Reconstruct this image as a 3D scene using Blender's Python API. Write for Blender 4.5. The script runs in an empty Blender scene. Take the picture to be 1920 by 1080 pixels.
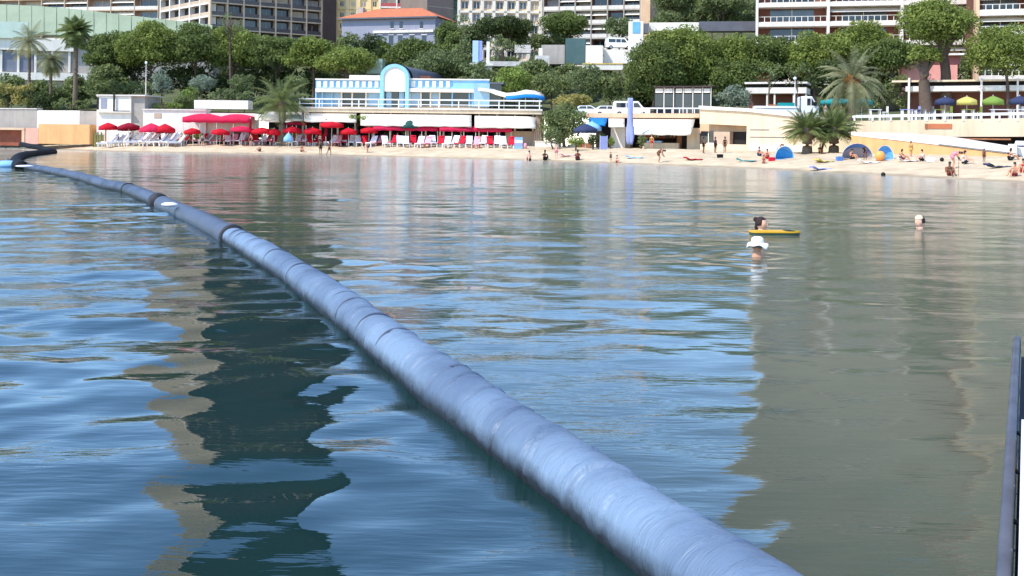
import bpy, math, random
import numpy as np
from mathutils import Matrix, Vector
R = math.radians
rnd = random.Random(7)
npr = np.random.default_rng(7)
SC = bpy.context.scene
COL = SC.collection

# ---------------------------------------------------------------- camera
FPX, HCAM, HOR, ROLL = 1900.0, 2.5, 258.0, math.atan(0.0125)
cam = bpy.data.cameras.new('camera')
cam.sensor_fit = 'HORIZONTAL'; cam.sensor_width = 36.0
cam.lens = 36.0 * FPX / 1920.0
cam.shift_y = -(540.0 - HOR) / 1920.0
cam.clip_start = 0.1; cam.clip_end = 4000
camo = bpy.data.objects.new('camera', cam); COL.objects.link(camo)
camo.matrix_world = Matrix.Translation((0, 0, HCAM)) @ Matrix.Rotation(R(90), 4, 'X') @ Matrix.Rotation(ROLL, 4, 'Z')
SC.camera = camo

# ---------------------------------------------------------------- light
SUN_EL, SUN_AZ = 50.0, 236.0          # azimuth clockwise from +Y
world = bpy.data.worlds.new('World'); SC.world = world; world.use_nodes = True
wn = world.node_tree
sky = wn.nodes.new('ShaderNodeTexSky'); sky.sky_type = 'NISHITA'; sky.sun_disc = False
sky.sun_elevation = R(SUN_EL); sky.sun_rotation = R(SUN_AZ)
sky.air_density = 1.0; sky.dust_density = 0.1; sky.ozone_density = 6.0
bg = wn.nodes['Background']; bg.inputs['Strength'].default_value = 0.15
wn.links.new(sky.outputs[0], bg.inputs[0])
sun = bpy.data.lights.new('sun', 'SUN'); sun.energy = 2.0; sun.angle = R(0.5); sun.color = (1.0, 0.95, 0.87)
suno = bpy.data.objects.new('sun', sun); COL.objects.link(suno)
to_sun = Vector((math.sin(R(SUN_AZ)) * math.cos(R(SUN_EL)), math.cos(R(SUN_AZ)) * math.cos(R(SUN_EL)), math.sin(R(SUN_EL))))
suno.rotation_euler = (-to_sun).to_track_quat('-Z', 'Y').to_euler()
suno.location = (0, 0, 150)
SC.view_settings.view_transform = 'Standard'; SC.view_settings.look = 'None'
SC.view_settings.exposure = 1.35; SC.view_settings.gamma = 1.0

# ---------------------------------------------------------------- projection helpers
CS, SN = math.cos(ROLL), math.sin(ROLL)
def ray(px, py):
    u = (px - 960.0) / FPX; v = (HOR - py) / FPX
    return Vector((u * CS - v * SN, 1.0, u * SN + v * CS))
def P(px, py, Y):
    d = ray(px, py); return Vector((d.x * Y, Y, HCAM + d.z * Y))
def PZ(px, py, z=0.0):
    d = ray(px, py); t = (z - HCAM) / d.z
    return Vector((d.x * t, t, z))
def px_of(x, Y): return 960 + FPX * x / max(Y, 1e-3)

# ---------------------------------------------------------------- mesh builder
WM = {}
class MB:
    def __init__(s): s.v = []; s.f = []
    def add(s, vs, fs):
        o = len(s.v); s.v += [tuple(p) for p in vs]; s.f += [tuple(i + o for i in f) for f in fs]; return s
    def box(s, x0, x1, y0, y1, z0, z1):
        return s.add([(x0,y0,z0),(x1,y0,z0),(x1,y1,z0),(x0,y1,z0),(x0,y0,z1),(x1,y0,z1),(x1,y1,z1),(x0,y1,z1)],
                     [(0,3,2,1),(4,5,6,7),(0,1,5,4),(1,2,6,5),(2,3,7,6),(3,0,4,7)])
    def prism(s, poly, y0, y1):            # polygon in x,z extruded along y
        n = len(poly)
        vs = [(x, y0, z) for x, z in poly] + [(x, y1, z) for x, z in poly]
        fs = [tuple(range(n)), tuple(range(2*n-1, n-1, -1))]
        for i in range(n): j = (i+1) % n; fs.append((i, i+n, j+n, j))
        return s.add(vs, fs)
    def prismz(s, poly, z0, z1):           # polygon in x,y extruded along z
        n = len(poly)
        vs = [(x, y, z0) for x, y in poly] + [(x, y, z1) for x, y in poly]
        fs = [tuple(range(n-1, -1, -1)), tuple(range(n, 2*n))]
        for i in range(n): j = (i+1) % n; fs.append((i, j, j+n, i+n))
        return s.add(vs, fs)
    def tube(s, pts, rad, n=8, cap=True):
        pts = [Vector(p) for p in pts]; m = len(pts)
        if not hasattr(rad, '__len__'): rad = [rad] * m
        o = len(s.v)
        for i, p in enumerate(pts):
            t = (pts[min(i+1, m-1)] - pts[max(i-1, 0)]).normalized()
            a = t.cross(Vector((0, 0, 1)))
            if a.length < 1e-3: a = Vector((1, 0, 0))
            a.normalize(); b = a.cross(t).normalized()
            for k in range(n):
                q = 2 * math.pi * k / n
                s.v.append(tuple(p + (a * math.cos(q) + b * math.sin(q)) * rad[i]))
        for i in range(m - 1):
            for k in range(n):
                k2 = (k + 1) % n
                s.f.append((o+i*n+k, o+i*n+k2, o+(i+1)*n+k2, o+(i+1)*n+k))
        if cap:
            s.f.append(tuple(o + k for k in range(n - 1, -1, -1))); s.f.append(tuple(o + (m-1)*n + k for k in range(n)))
        return s
    def ell(s, c, r, nu=10, nv=7, fn=None):
        o = len(s.v); c = Vector(c)
        for j in range(1, nv):
            th = math.pi * j / nv
            for i in range(nu):
                ph = 2 * math.pi * i / nu
                p = Vector((math.sin(th)*math.cos(ph), math.sin(th)*math.sin(ph), math.cos(th)))
                if fn: p = fn(p)
                s.v.append((c.x+p.x*r[0], c.y+p.y*r[1], c.z+p.z*r[2]))
        tp = fn(Vector((0,0,1))) if fn else Vector((0,0,1)); bt = fn(Vector((0,0,-1))) if fn else Vector((0,0,-1))
        s.v.append((c.x+tp.x*r[0], c.y+tp.y*r[1], c.z+tp.z*r[2])); s.v.append((c.x+bt.x*r[0], c.y+bt.y*r[1], c.z+bt.z*r[2]))
        T = o + (nv-1)*nu; B = T + 1
        for i in range(nu):
            i2 = (i+1) % nu
            s.f.append((T, o+i, o+i2)); s.f.append((B, o+(nv-2)*nu+i2, o+(nv-2)*nu+i))
            for j in range(nv-2): s.f.append((o+j*nu+i, o+(j+1)*nu+i, o+(j+1)*nu+i2, o+j*nu+i2))
        return s
    def lathe(s, prof, n=14, c=(0,0,0)):
        o = len(s.v); m = len(prof)
        for r, z in prof:
            for k in range(n):
                q = 2*math.pi*k/n; s.v.append((c[0]+r*math.cos(q), c[1]+r*math.sin(q), c[2]+z))
        for i in range(m-1):
            for k in range(n):
                k2 = (k+1) % n; s.f.append((o+i*n+k, o+i*n+k2, o+(i+1)*n+k2, o+(i+1)*n+k))
        return s
    def mesh(s, name, mat, smooth=False):
        me = bpy.data.meshes.new(name); me.from_pydata(s.v, [], s.f); me.update()
        if mat: me.materials.append(mat)
        if smooth: me.shade_smooth()
        return me
    def build(s, name, mat, parent=None, mw=None, smooth=False):
        return put(name, s.mesh(name, mat, smooth), parent, mw)

def put(name, data, parent=None, mw=None):
    o = bpy.data.objects.new(name, data); COL.objects.link(o)
    mw = mw.copy() if mw is not None else (WM[parent.name].copy() if parent else Matrix.Identity(4))
    WM[o.name] = mw
    if parent:
        o.parent = parent; o.matrix_basis = WM[parent.name].inverted() @ mw
    else: o.matrix_basis = mw
    return o
def tag(o, label, cat=None, group=None, kind=None):
    if label: o['label'] = label
    if cat: o['category'] = cat
    if group: o['group'] = group
    if kind: o['kind'] = kind
    return o
def thing(name, label, cat, mw, group=None):
    if isinstance(mw, (tuple, list, Vector)): mw = Matrix.Translation(Vector(mw))
    return tag(put(name, None, None, mw), label, cat, group)
def struct(o): o['kind'] = 'structure'; return o
def copy_tree(src, mw, label=None, group=None, mats=None):
    c = src.copy(); COL.objects.link(c); old = WM[src.name]; WM[c.name] = mw.copy(); c.matrix_basis = mw
    if label: c['label'] = label
    if group: c['group'] = group
    def rec(a, b):
        for ch in KIDS.get(a.name, []):
            d = ch.copy(); COL.objects.link(d); d.parent = b
            WM[d.name] = WM[b.name] @ d.matrix_basis
            if mats:
                m = mats.get(ch.data.materials[0].name if ch.data and ch.data.materials else '')
                if m: d.material_slots[0].link = 'OBJECT'; d.material_slots[0].material = m
            KIDS.setdefault(b.name, []).append(d); rec(ch, d)
    rec(src, c); return c
KIDS = {}
_put = put
def put(name, data, parent=None, mw=None):
    o = _put(name, data, parent, mw)
    if parent: KIDS.setdefault(parent.name, []).append(o)
    return o

class Fac:
    """vertical facade plane through two ground points; local x along it, y inward, z up"""
    def __init__(s, pa, Ya, pb, Yb):
        a = P(pa, HOR, Ya); b = P(pb, HOR, Yb)
        s.A = Vector((a.x, a.y, 0)); B = Vector((b.x, b.y, 0))
        s.ex = (B - s.A).normalized(); s.ey = Vector((-s.ex.y, s.ex.x, 0))
        s.mw = Matrix.Translation(s.A) @ Matrix.Rotation(math.atan2(s.ex.y, s.ex.x), 4, 'Z')
        s.C = Vector((0, 0, HCAM))
    def pt(s, px, py, d=0.0):
        r = ray(px, py); t = ((s.A - s.C).dot(s.ey) + d) / r.dot(s.ey); q = s.C + r * t
        return (q - s.A).dot(s.ex), q.z
    def rect(s, x0, y0, x1, y1, d=0.0):
        xm, ym = (x0+x1)/2, (y0+y1)/2
        return s.pt(x0, ym, d)[0], s.pt(x1, ym, d)[0], s.pt(xm, y1, d)[1], s.pt(xm, y0, d)[1]
    def box(s, mb, x0, y0, x1, y1, d0, d1):
        a, b, z0, z1 = s.rect(x0, y0, x1, y1, d0); mb.box(a, b, d0, d1, z0, z1); return mb
    def part(s, name, mat, root, x0, y0, x1, y1, d0, d1):
        return s.box(MB(), x0, y0, x1, y1, d0, d1).build(name, mat, root, s.mw)
    def thing(s, name, label, cat, px, py, d=0.0, group=None):
        a, z = s.pt(px, py, d)
        return thing(name, label, cat, s.mw @ Matrix.Translation((a, d, z)), group)

# ---------------------------------------------------------------- materials
def lin(c):
    return tuple(((x/255)/12.92 if x/255 <= 0.04045 else ((x/255+0.055)/1.055)**2.4) for x in c)
MATS = {}
def mat(name, rgb, rough=0.7, var=0.18, scale=0.7, bump=0.0, bscale=6.0, spec=0.3, metal=0.0, streak=0.0, hue=None, trans=0.0):
    if name in MATS: return MATS[name]
    m = bpy.data.materials.new(name); m.use_nodes = True; nt = m.node_tree; b = nt.nodes['Principled BSDF']
    b.inputs['Roughness'].default_value = rough; b.inputs['Metallic'].default_value = metal
    b.inputs['Specular IOR Level'].default_value = spec
    c = lin(rgb)
    geo = nt.nodes.new('ShaderNodeNewGeometry')
    n1 = nt.nodes.new('ShaderNodeTexNoise'); n1.inputs['Scale'].default_value = scale; n1.inputs['Detail'].default_value = 5
    n1.inputs['Roughness'].default_value = 0.65
    nt.links.new(geo.outputs['Position'], n1.inputs['Vector'])
    mr = nt.nodes.new('ShaderNodeMapRange'); mr.inputs[1].default_value = 0.3; mr.inputs[2].default_value = 0.7
    nt.links.new(n1.outputs['Fac'], mr.inputs[0])
    mx = nt.nodes.new('ShaderNodeMix'); mx.data_type = 'RGBA'
    lo = tuple(x*(1-var) for x in c); hi = tuple(min(1, x*(1+var)) for x in (lin(hue) if hue else c))
    mx.inputs[6].default_value = lo + (1,); mx.inputs[7].default_value = hi + (1,)
    nt.links.new(mr.outputs[0], mx.inputs[0]); out = mx.outputs[2]
    if streak:
        mp = nt.nodes.new('ShaderNodeMapping'); mp.inputs['Scale'].default_value = (1.6, 1.6, 0.12)
        nt.links.new(geo.outputs['Position'], mp.inputs[0])
        n2 = nt.nodes.new('ShaderNodeTexNoise'); n2.inputs['Scale'].default_value = 1.2; n2.inputs['Detail'].default_value = 6
        nt.links.new(mp.outputs[0], n2.inputs['Vector'])
        m2 = nt.nodes.new('ShaderNodeMapRange'); m2.inputs[1].default_value = 0.45; m2.inputs[2].default_value = 0.75
        m2.inputs[3].default_value = 1.0; m2.inputs[4].default_value = 1 - streak
        nt.links.new(n2.outputs['Fac'], m2.inputs[0])
        mm = nt.nodes.new('ShaderNodeMix'); mm.data_type = 'RGBA'; mm.blend_type = 'MULTIPLY'; mm.inputs[0].default_value = 1
        nt.links.new(out, mm.inputs[6]); nt.links.new(m2.outputs[0], mm.inputs[7]); out = mm.outputs[2]
    nt.links.new(out, b.inputs['Base Color'])
    if bump:
        n3 = nt.nodes.new('ShaderNodeTexNoise'); n3.inputs['Scale'].default_value = bscale; n3.inputs['Detail'].default_value = 4
        nt.links.new(geo.outputs['Position'], n3.inputs['Vector'])
        bp = nt.nodes.new('ShaderNodeBump'); bp.inputs['Strength'].default_value = bump; bp.inputs['Distance'].default_value = 0.1
        nt.links.new(n3.outputs['Fac'], bp.inputs['Height']); nt.links.new(bp.outputs[0], b.inputs['Normal'])
    if trans:
        tr = nt.nodes.new('ShaderNodeBsdfTranslucent'); nt.links.new(out, tr.inputs[0])
        ms = nt.nodes.new('ShaderNodeMixShader'); ms.inputs[0].default_value = trans
        o = nt.nodes['Material Output']
        nt.links.new(b.outputs[0], ms.inputs[1]); nt.links.new(tr.outputs[0], ms.inputs[2]); nt.links.new(ms.outputs[0], o.inputs[0])
    MATS[name] = m; return m

white = mat('white_render', (232, 222, 206), 0.8, 0.06, 0.4, streak=0.12)
offwhite = mat('offwhite_paint', (226, 214, 200), 0.8, 0.08, 0.5, streak=0.15)
cream = mat('cream_render', (226, 200, 165), 0.8, 0.08, 0.4, streak=0.18)
peach = mat('peach_render', (222, 184, 148), 0.85, 0.10, 0.5, streak=0.15)
orange_wall = mat('orange_render', (224, 168, 112), 0.85, 0.10, 0.5, streak=0.15)
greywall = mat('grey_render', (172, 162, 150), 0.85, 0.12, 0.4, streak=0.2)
brownw = mat('brown_cladding', (70, 58, 54), 0.8, 0.14, 0.4, streak=0.15)
beige = mat('beige_concrete', (196, 172, 146), 0.8, 0.10, 0.4, streak=0.18)
yellowb = mat('pale_yellow_render', (226, 200, 150), 0.8, 0.08, 0.4, streak=0.12)
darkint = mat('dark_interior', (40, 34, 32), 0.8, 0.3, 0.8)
redbrown = mat('red_brown_wall', (120, 76, 62), 0.8, 0.18, 0.5, streak=0.12)
glass = mat('dark_glass', (34, 40, 48), 0.08, 0.3, 0.5, spec=0.6)
blueglass = mat('pale_blue_glass', (140, 175, 200), 0.12, 0.15, 0.6, spec=0.6)
skyblue = mat('sky_blue_paint', (146, 196, 226), 0.6, 0.08, 0.5)
roofgreen = mat('green_copper_roof', (148, 158, 128), 0.6, 0.10, 0.15, streak=0.08)
terracotta = mat('terracotta_tile', (196, 112, 76), 0.85, 0.2, 1.2)
slate = mat('grey_slate', (98, 98, 104), 0.6, 0.15, 0.7)
lavgrey = mat('lavender_grey_render', (150, 148, 160), 0.85, 0.06, 0.3, streak=0.1)
metalw = mat('white_painted_metal', (232, 228, 224), 0.45, 0.05, 1.0, spec=0.5)
greymetal = mat('grey_metal', (120, 122, 124), 0.4, 0.15, 1.5, metal=0.6)
awn = mat('white_canvas', (238, 228, 210), 0.9, 0.05, 0.8, trans=0.15)
awnblue = mat('blue_canvas', (40, 136, 210), 0.9, 0.08, 0.8, trans=0.2)
awnlight = mat('light_blue_canvas', (150, 200, 235), 0.9, 0.08, 0.8, trans=0.2)
redc = mat('red_canvas', (214, 24, 44), 0.85, 0.14, 0.9, trans=0.25)
crimson = mat('crimson_canvas', (150, 14, 40), 0.85, 0.14, 0.9, trans=0.2)
pinkred = mat('pink_red_canvas', (226, 44, 84), 0.85, 0.12, 0.9, trans=0.25)
stripe_red = mat('faded_red_trim', (178, 84, 84), 0.8, 0.1, 1.0)
teal = mat('teal_canvas', (36, 150, 150), 0.85, 0.1, 0.8, trans=0.2)
yellowc = mat('yellow_canvas', (214, 200, 110), 0.85, 0.1, 0.8, trans=0.2)
greenc = mat('lime_green_canvas', (134, 160, 72), 0.85, 0.1, 0.8, trans=0.2)
navy = mat('navy_canvas', (58, 66, 96), 0.85, 0.1, 0.8, trans=0.15)
darkgreenc = mat('dark_green_canvas', (40, 84, 76), 0.85, 0.1, 0.8, trans=0.15)
lilac = mat('lilac_canvas', (168, 176, 226), 0.85, 0.08, 0.8, trans=0.2)
bark = mat('bark', (96, 80, 68), 0.95, 0.25, 3.0, bump=0.5, bscale=8)
palmbark = mat('palm_bark', (112, 96, 80), 0.95, 0.25, 4.0, bump=0.6, bscale=10)
blackm = mat('black_rubber', (22, 22, 24), 0.6, 0.2, 2.0)
wood = mat('brown_wood', (150, 98, 66), 0.8, 0.2, 2.0)
tancloth = mat('tan_plaster', (186, 162, 138), 0.9, 0.12, 1.0, bump=0.3, bscale=2)
rockm = mat('pale_rock', (205, 198, 188), 0.95, 0.2, 1.0, bump=0.6, bscale=3)
greyrock = mat('grey_rock', (140, 134, 124), 0.95, 0.3, 0.8, bump=0.7, bscale=2.5)
scrub = mat('hillside_scrub', (62, 72, 42), 0.95, 0.35, 0.35, bump=0.8, bscale=1.2, hue=(92, 96, 62))
paving = mat('promenade_paving', (200, 186, 170), 0.9, 0.1, 0.6)
def leafm(n, a, b): return mat(n, a, 0.6, 0.3, 0.55, hue=b, trans=0.42, spec=0.25)
L_pine = leafm('pine_needles', (102, 118, 50), (142, 152, 76))
L_pine2 = leafm('dark_pine_needles', (84, 100, 48), (120, 132, 70))
L_dark = leafm('dark_evergreen_leaf', (58, 70, 38), (90, 102, 56))
L_olive = leafm('olive_leaf', (96, 112, 68), (130, 140, 92))
L_silver = leafm('silver_leaf', (112, 128, 104), (150, 160, 138))
L_lime = leafm('light_green_leaf', (112, 134, 56), (150, 164, 84))
L_yellow = leafm('yellow_green_leaf', (150, 146, 76), (186, 172, 104))
L_palm = leafm('palm_leaf', (84, 104, 56), (132, 140, 84))
L_palmgrey = leafm('grey_palm_leaf', (112, 120, 84), (160, 158, 118))
L_mid = leafm('mid_green_leaf', (96, 110, 62), (138, 146, 92))

# ---------------------------------------------------------------- shore, sand and terrain functions
_sp = [(0, 275), (200, 284), (400, 287.5), (600, 290.5), (1000, 301), (1400, 316), (1700, 331), (1920, 343)]
_sw = [PZ(*p) for p in _sp]
SHX = np.array([-400, -140] + [p.x for p in _sw] + [40, 60, 90, 140]); SHY = np.array([330, 196] + [p.y for p in _sw] + [50, 20, -20, -90])
def YS(x): return np.interp(x, SHX, SHY)
def shore_d(x, y):
    s = np.clip((np.interp(x+1, SHX, SHY) - np.interp(x-1, SHX, SHY)) / 2, -2.5, 0)
    return (y - YS(x)) / np.sqrt(1 + s*s)
def sandz(x, y):
    d = shore_d(x, y)
    return np.where(d < 0, 0.07*d, np.where(d < 3, 0.16*d, np.minimum(0.48 + 0.085*(d-3), 1.35)))
WPX = [-700, -100, 200, 600, 1000, 1310, 1600, 1920, 2300]; WY = [170, 152, 148, 142, 134, 120, 106, 98, 92]
def YWALL(px): return float(np.interp(px, WPX, WY))
def terz(x, Y):
    px = 960 + FPX*x/np.maximum(Y, 1)
    zp = np.interp(px, [0, 600, 1000, 1300, 1510, 1600, 1920], [6.0, 5.6, 5.6, 5.2, 5.0, 4.2, 3.9])
    D = Y - np.interp(px, WPX, WY)
    return zp + np.clip(D-18, 0, 80)*0.17 + np.clip(D-98, 0, 60)*0.5
def on_sand(px, py):
    r = ray(px, py); t = 40.0
    while t < 200:
        x, y, z = r.x*t, t, HCAM + r.z*t
        if z <= float(sandz(x, y)): break
        t += 0.1
    return Vector((x, y, float(sandz(x, y))))
def on_ter(px, Y):
    x = (px-960)/FPX*Y
    return Vector((x, Y, float(terz(x, Y))))
def gp(px, Y):
    x = (px-960)/FPX*Y; return Vector((x, Y, float(sandz(x, Y))))
# ================================================================ water, sand, hillside
def grid_mesh(name, X, Y, Z, m, attr=None):
    nr, nc = X.shape
    me = bpy.data.meshes.new(name)
    me.vertices.add(nr*nc); me.vertices.foreach_set('co', np.stack([X, Y, Z], -1).reshape(-1).astype(np.float32))
    i = np.arange(nr-1)[:, None]*nc + np.arange(nc-1)[None]
    q = np.stack([i, i+1, i+1+nc, i+nc], -1).reshape(-1)
    nf = (nr-1)*(nc-1)
    me.loops.add(nf*4); me.loops.foreach_set('vertex_index', q.astype(np.int32))
    me.polygons.add(nf); me.polygons.foreach_set('loop_start', (np.arange(nf)*4).astype(np.int32))
    me.polygons.foreach_set('use_smooth', np.ones(nf, bool))
    me.update(calc_edges=True)
    if attr is not None:
        a = me.attributes.new('depth', 'FLOAT', 'POINT'); a.data.foreach_set('value', attr.reshape(-1).astype(np.float32))
    me.materials.append(m); return me

def water_material():
    m = bpy.data.materials.new('sea_water'); m.use_nodes = True; nt = m.node_tree; b = nt.nodes['Principled BSDF']
    N = nt.nodes.new; L = nt.links.new
    at = N('ShaderNodeAttribute'); at.attribute_name = 'depth'
    mr = N('ShaderNodeMapRange'); mr.inputs[1].default_value = 0.0; mr.inputs[2].default_value = 3.2
    L(at.outputs['Fac'], mr.inputs[0])
    cr = N('ShaderNodeValToRGB'); e = cr.color_ramp.elements
    e[0].position = 0.0; e[0].color = lin((190, 184, 164)) + (1,)
    e[1].position = 1.0; e[1].color = lin((18, 52, 50)) + (1,)
    x = cr.color_ramp.elements.new(0.22); x.color = lin((148, 148, 126)) + (1,)
    x = cr.color_ramp.elements.new(0.55); x.color = lin((98, 108, 92)) + (1,)
    L(mr.outputs[0], cr.inputs[0])
    geo = N('ShaderNodeNewGeometry')
    n0 = N('ShaderNodeTexNoise'); n0.inputs['Scale'].default_value = 0.09; n0.inputs['Detail'].default_value = 3
    L(geo.outputs['Position'], n0.inputs['Vector'])
    mm = N('ShaderNodeMix'); mm.data_type = 'RGBA'; mm.blend_type = 'MULTIPLY'; mm.inputs[0].default_value = 0.5
    L(cr.outputs[0], mm.inputs[6]); L(n0.outputs['Fac'], mm.inputs[7]); L(mm.outputs[2], b.inputs['Base Color'])
    rr = N('ShaderNodeMapRange'); rr.inputs[1].default_value = 0.3; rr.inputs[2].default_value = 3.0; rr.inputs[3].default_value = 0.18; rr.inputs[4].default_value = 0.014
    L(at.outputs['Fac'], rr.inputs[0]); L(rr.outputs[0], b.inputs['Roughness']); b.inputs['IOR'].default_value = 1.7
    mp = N('ShaderNodeMapping'); mp.inputs['Scale'].default_value = (0.7, 1.6, 1)
    L(geo.outputs['Position'], mp.inputs[0])
    n1 = N('ShaderNodeTexNoise'); n1.inputs['Scale'].default_value = 2.2; n1.inputs['Detail'].default_value = 2.0
    n1.inputs['Roughness'].default_value = 0.4
    L(mp.outputs[0], n1.inputs['Vector'])
    bp = N('ShaderNodeBump'); bp.inputs['Strength'].default_value = 1.0; bp.inputs['Distance'].default_value = 0.008
    L(n1.outputs['Fac'], bp.inputs['Height'])
    mp2 = N('ShaderNodeMapping'); mp2.inputs['Scale'].default_value = (1.6, 9.0, 1); mp2.inputs['Rotation'].default_value = (0, 0, R(4)); L(geo.outputs['Position'], mp2.inputs[0])
    n2 = N('ShaderNodeTexNoise'); n2.inputs['Scale'].default_value = 1.3; n2.inputs['Detail'].default_value = 3; L(mp2.outputs[0], n2.inputs['Vector'])
    n4 = N('ShaderNodeTexNoise'); n4.inputs['Scale'].default_value = 0.16; n4.inputs['Detail'].default_value = 2; L(geo.outputs['Position'], n4.inputs['Vector'])
    pm = N('ShaderNodeMapRange'); pm.inputs[1].default_value = 0.4; pm.inputs[2].default_value = 0.62; pm.inputs[3].default_value = 0.15; pm.inputs[4].default_value = 1.0; L(n4.outputs['Fac'], pm.inputs[0])
    mu = N('ShaderNodeMath'); mu.operation = 'MULTIPLY'; L(n2.outputs['Fac'], mu.inputs[0]); L(pm.outputs[0], mu.inputs[1])
    bp2 = N('ShaderNodeBump'); bp2.inputs['Strength'].default_value = 1.0; bp2.inputs['Distance'].default_value = 0.008
    L(mu.outputs[0], bp2.inputs['Height']); L(bp.outputs[0], bp2.inputs['Normal']); L(bp2.outputs[0], b.inputs['Normal'])
    return m

rows = [-120, -60, -25, -10, -4, 0, 1.5]; y = 2.4
while y < 330: rows.append(y); y += max(0.035, 0.0062*y)
rows = np.array(rows)
cu = np.linspace(-1, 1, 440); cu = np.concatenate([[-9, -5, -3, -2, -1.4, -1.15], cu, [1.15, 1.4, 2, 3, 5, 9]])
WYg, U = np.meshgrid(rows, cu, indexing='ij')
WXg = U * (np.maximum(WYg, 0)*0.62 + 4.5)
H = np.zeros_like(WXg); wr = np.random.default_rng(3)
spacing = np.maximum(0.035, 0.0062*np.maximum(WYg, 0))
for k in range(64):
    lam = 0.30 * (14.0 ** wr.random()); th = wr.normal(0, 0.5); kk = 2*np.pi/lam
    slope = 0.0122 * (0.85 if lam < 0.6 else (1.3 if lam < 1.6 else 0.8))
    amp = slope/kk
    ph = wr.random()*6.28
    fade = np.exp(-(2.2*spacing/lam)**2)
    # crests bend a little so that they do not run ruler-straight
    wob = 0.35*np.sin(0.21*WXg + 1.7*k) + 0.25*np.sin(0.13*WYg + 0.9*k)
    H += amp*fade*np.sin(kk*(math.cos(th)*WYg + math.sin(th)*WXg) + ph + wob)
gust = 0.75 + 0.35*np.sin(0.09*WXg + 0.5)*np.sin(0.16*WYg + 1.1) + 0.2*np.sin(0.31*WXg - 0.22*WYg)
H *= np.clip(gust, 0.35, 1.3)
sd = shore_d(WXg, WYg)
# the boom fences off the turbid bathing water from the clearer bay
_bp = sorted([(PZ(a_, b_).y, PZ(a_, b_).x) for a_, b_ in ((1352, 1080), (1120, 915), (905, 772), (765, 672), (642, 578), (525, 496), (436, 445), (306, 383), (200, 348), (48, 314))] + [(-1, 4.6)])
xb = np.interp(WYg, [p[0] for p in _bp], [p[1] for p in _bp])
inside = np.clip((WXg - xb)/0.6 + 0.5, 0, 1)
H *= np.clip(-sd/12, 0.15, 1.0)*(1 - 0.30*inside)
for a_, b_ in ((1428, 437), (1420, 481), (1724, 428)):      # rings spreading from the swimmers
    p_ = PZ(a_, b_); rr_ = np.hypot(WXg-p_.x, WYg-p_.y); H += 0.016*np.exp(-rr_/1.1)*np.cos(rr_*9.0)*(rr_ < 6)
depth = np.clip(-sd*(0.042 - 0.012*inside), 0, 4)
wo = put('sea_water', grid_mesh('sea_water', WXg, WYg, H, water_material(), depth)); struct(wo)
wo['label'] = 'rippled green and blue bay water'

# sand: one sheet from under the water to behind the sea wall
sandm = mat('beach_sand', (194, 170, 136), 0.95, 0.14, 0.6, bump=1.0, bscale=2.2, hue=(208, 186, 152))
xs = np.concatenate([np.linspace(-400, -115, 30), np.linspace(-112, 62, 420), np.linspace(65, 140, 30)])
tt = np.concatenate([np.linspace(-14, 0, 12), np.linspace(0.4, 24, 46), [30, 40, 60, 90]])
GX, T = np.meshgrid(xs, tt, indexing='ij'); sl = np.clip((np.interp(GX+1, SHX, SHY)-np.interp(GX-1, SHX, SHY))/2, -2.5, 0)
GY = YS(GX) + T*np.sqrt(1+sl*sl)
GZ = sandz(GX, GY)
lump = 0.035*np.sin(GX*1.9+GY*0.7)*np.sin(GY*2.3-GX*0.4) + 0.03*np.sin(GX*0.83+1)*np.sin(GY*0.77) + 0.02*npr.standard_normal(GX.shape)
GZ = GZ + lump*np.clip((T-1.0)/2, 0, 1)
GZ = np.where(T > 24, -0.6, GZ)
_nt = sandm.node_tree; _b = _nt.nodes['Principled BSDF']; _src = _b.inputs['Base Color'].links[0].from_socket     # wet sand by the water
_g = _nt.nodes.new('ShaderNodeNewGeometry'); _s = _nt.nodes.new('ShaderNodeSeparateXYZ'); _nt.links.new(_g.outputs['Position'], _s.inputs[0])
_n = _nt.nodes.new('ShaderNodeTexNoise'); _n.inputs['Scale'].default_value = 0.5; _nt.links.new(_g.outputs['Position'], _n.inputs['Vector'])
_a = _nt.nodes.new('ShaderNodeMath'); _a.operation = 'MULTIPLY_ADD'; _a.inputs[1].default_value = -0.16; _nt.links.new(_n.outputs['Fac'], _a.inputs[0]); _nt.links.new(_s.outputs['Z'], _a.inputs[2])
_m = _nt.nodes.new('ShaderNodeMapRange'); _m.inputs[1].default_value = 0.0; _m.inputs[2].default_value = 0.10; _m.inputs[3].default_value = 0.62; _m.inputs[4].default_value = 1.0; _nt.links.new(_a.outputs[0], _m.inputs[0])
_x = _nt.nodes.new('ShaderNodeMix'); _x.data_type = 'RGBA'; _x.blend_type = 'MULTIPLY'; _x.inputs[0].default_value = 1; _nt.links.new(_src, _x.inputs[6]); _nt.links.new(_m.outputs[0], _x.inputs[7]); _nt.links.new(_x.outputs[2], _b.inputs['Base Color'])
so = put('beach_sand', grid_mesh('beach_sand', GX, GY, GZ, sandm)); struct(so)

# hillside rising behind the sea wall
hx = np.linspace(-420, 330, 260); 
U2 = np.linspace(0, 1, 90)
HX, HU = np.meshgrid(hx, U2, indexing='ij')
def ywall_x(x):
    # promenade front line as a function of x
    wx = np.array([(p-960)/FPX*yy for p, yy in zip(WPX, WY)]); return np.interp(x, wx, WY)
HY = ywall_x(HX) + 3.2 + HU*330
HZ = terz(HX, HY) + np.clip((HY - ywall_x(HX) - 22)/20, 0, 1)*(0.8*np.sin(HX*0.21+HY*0.13) + 0.5*np.sin(HX*0.47-HY*0.31))
ho = put('hillside', grid_mesh('hillside', HX, HY, HZ, scrub)); struct(ho)

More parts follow.
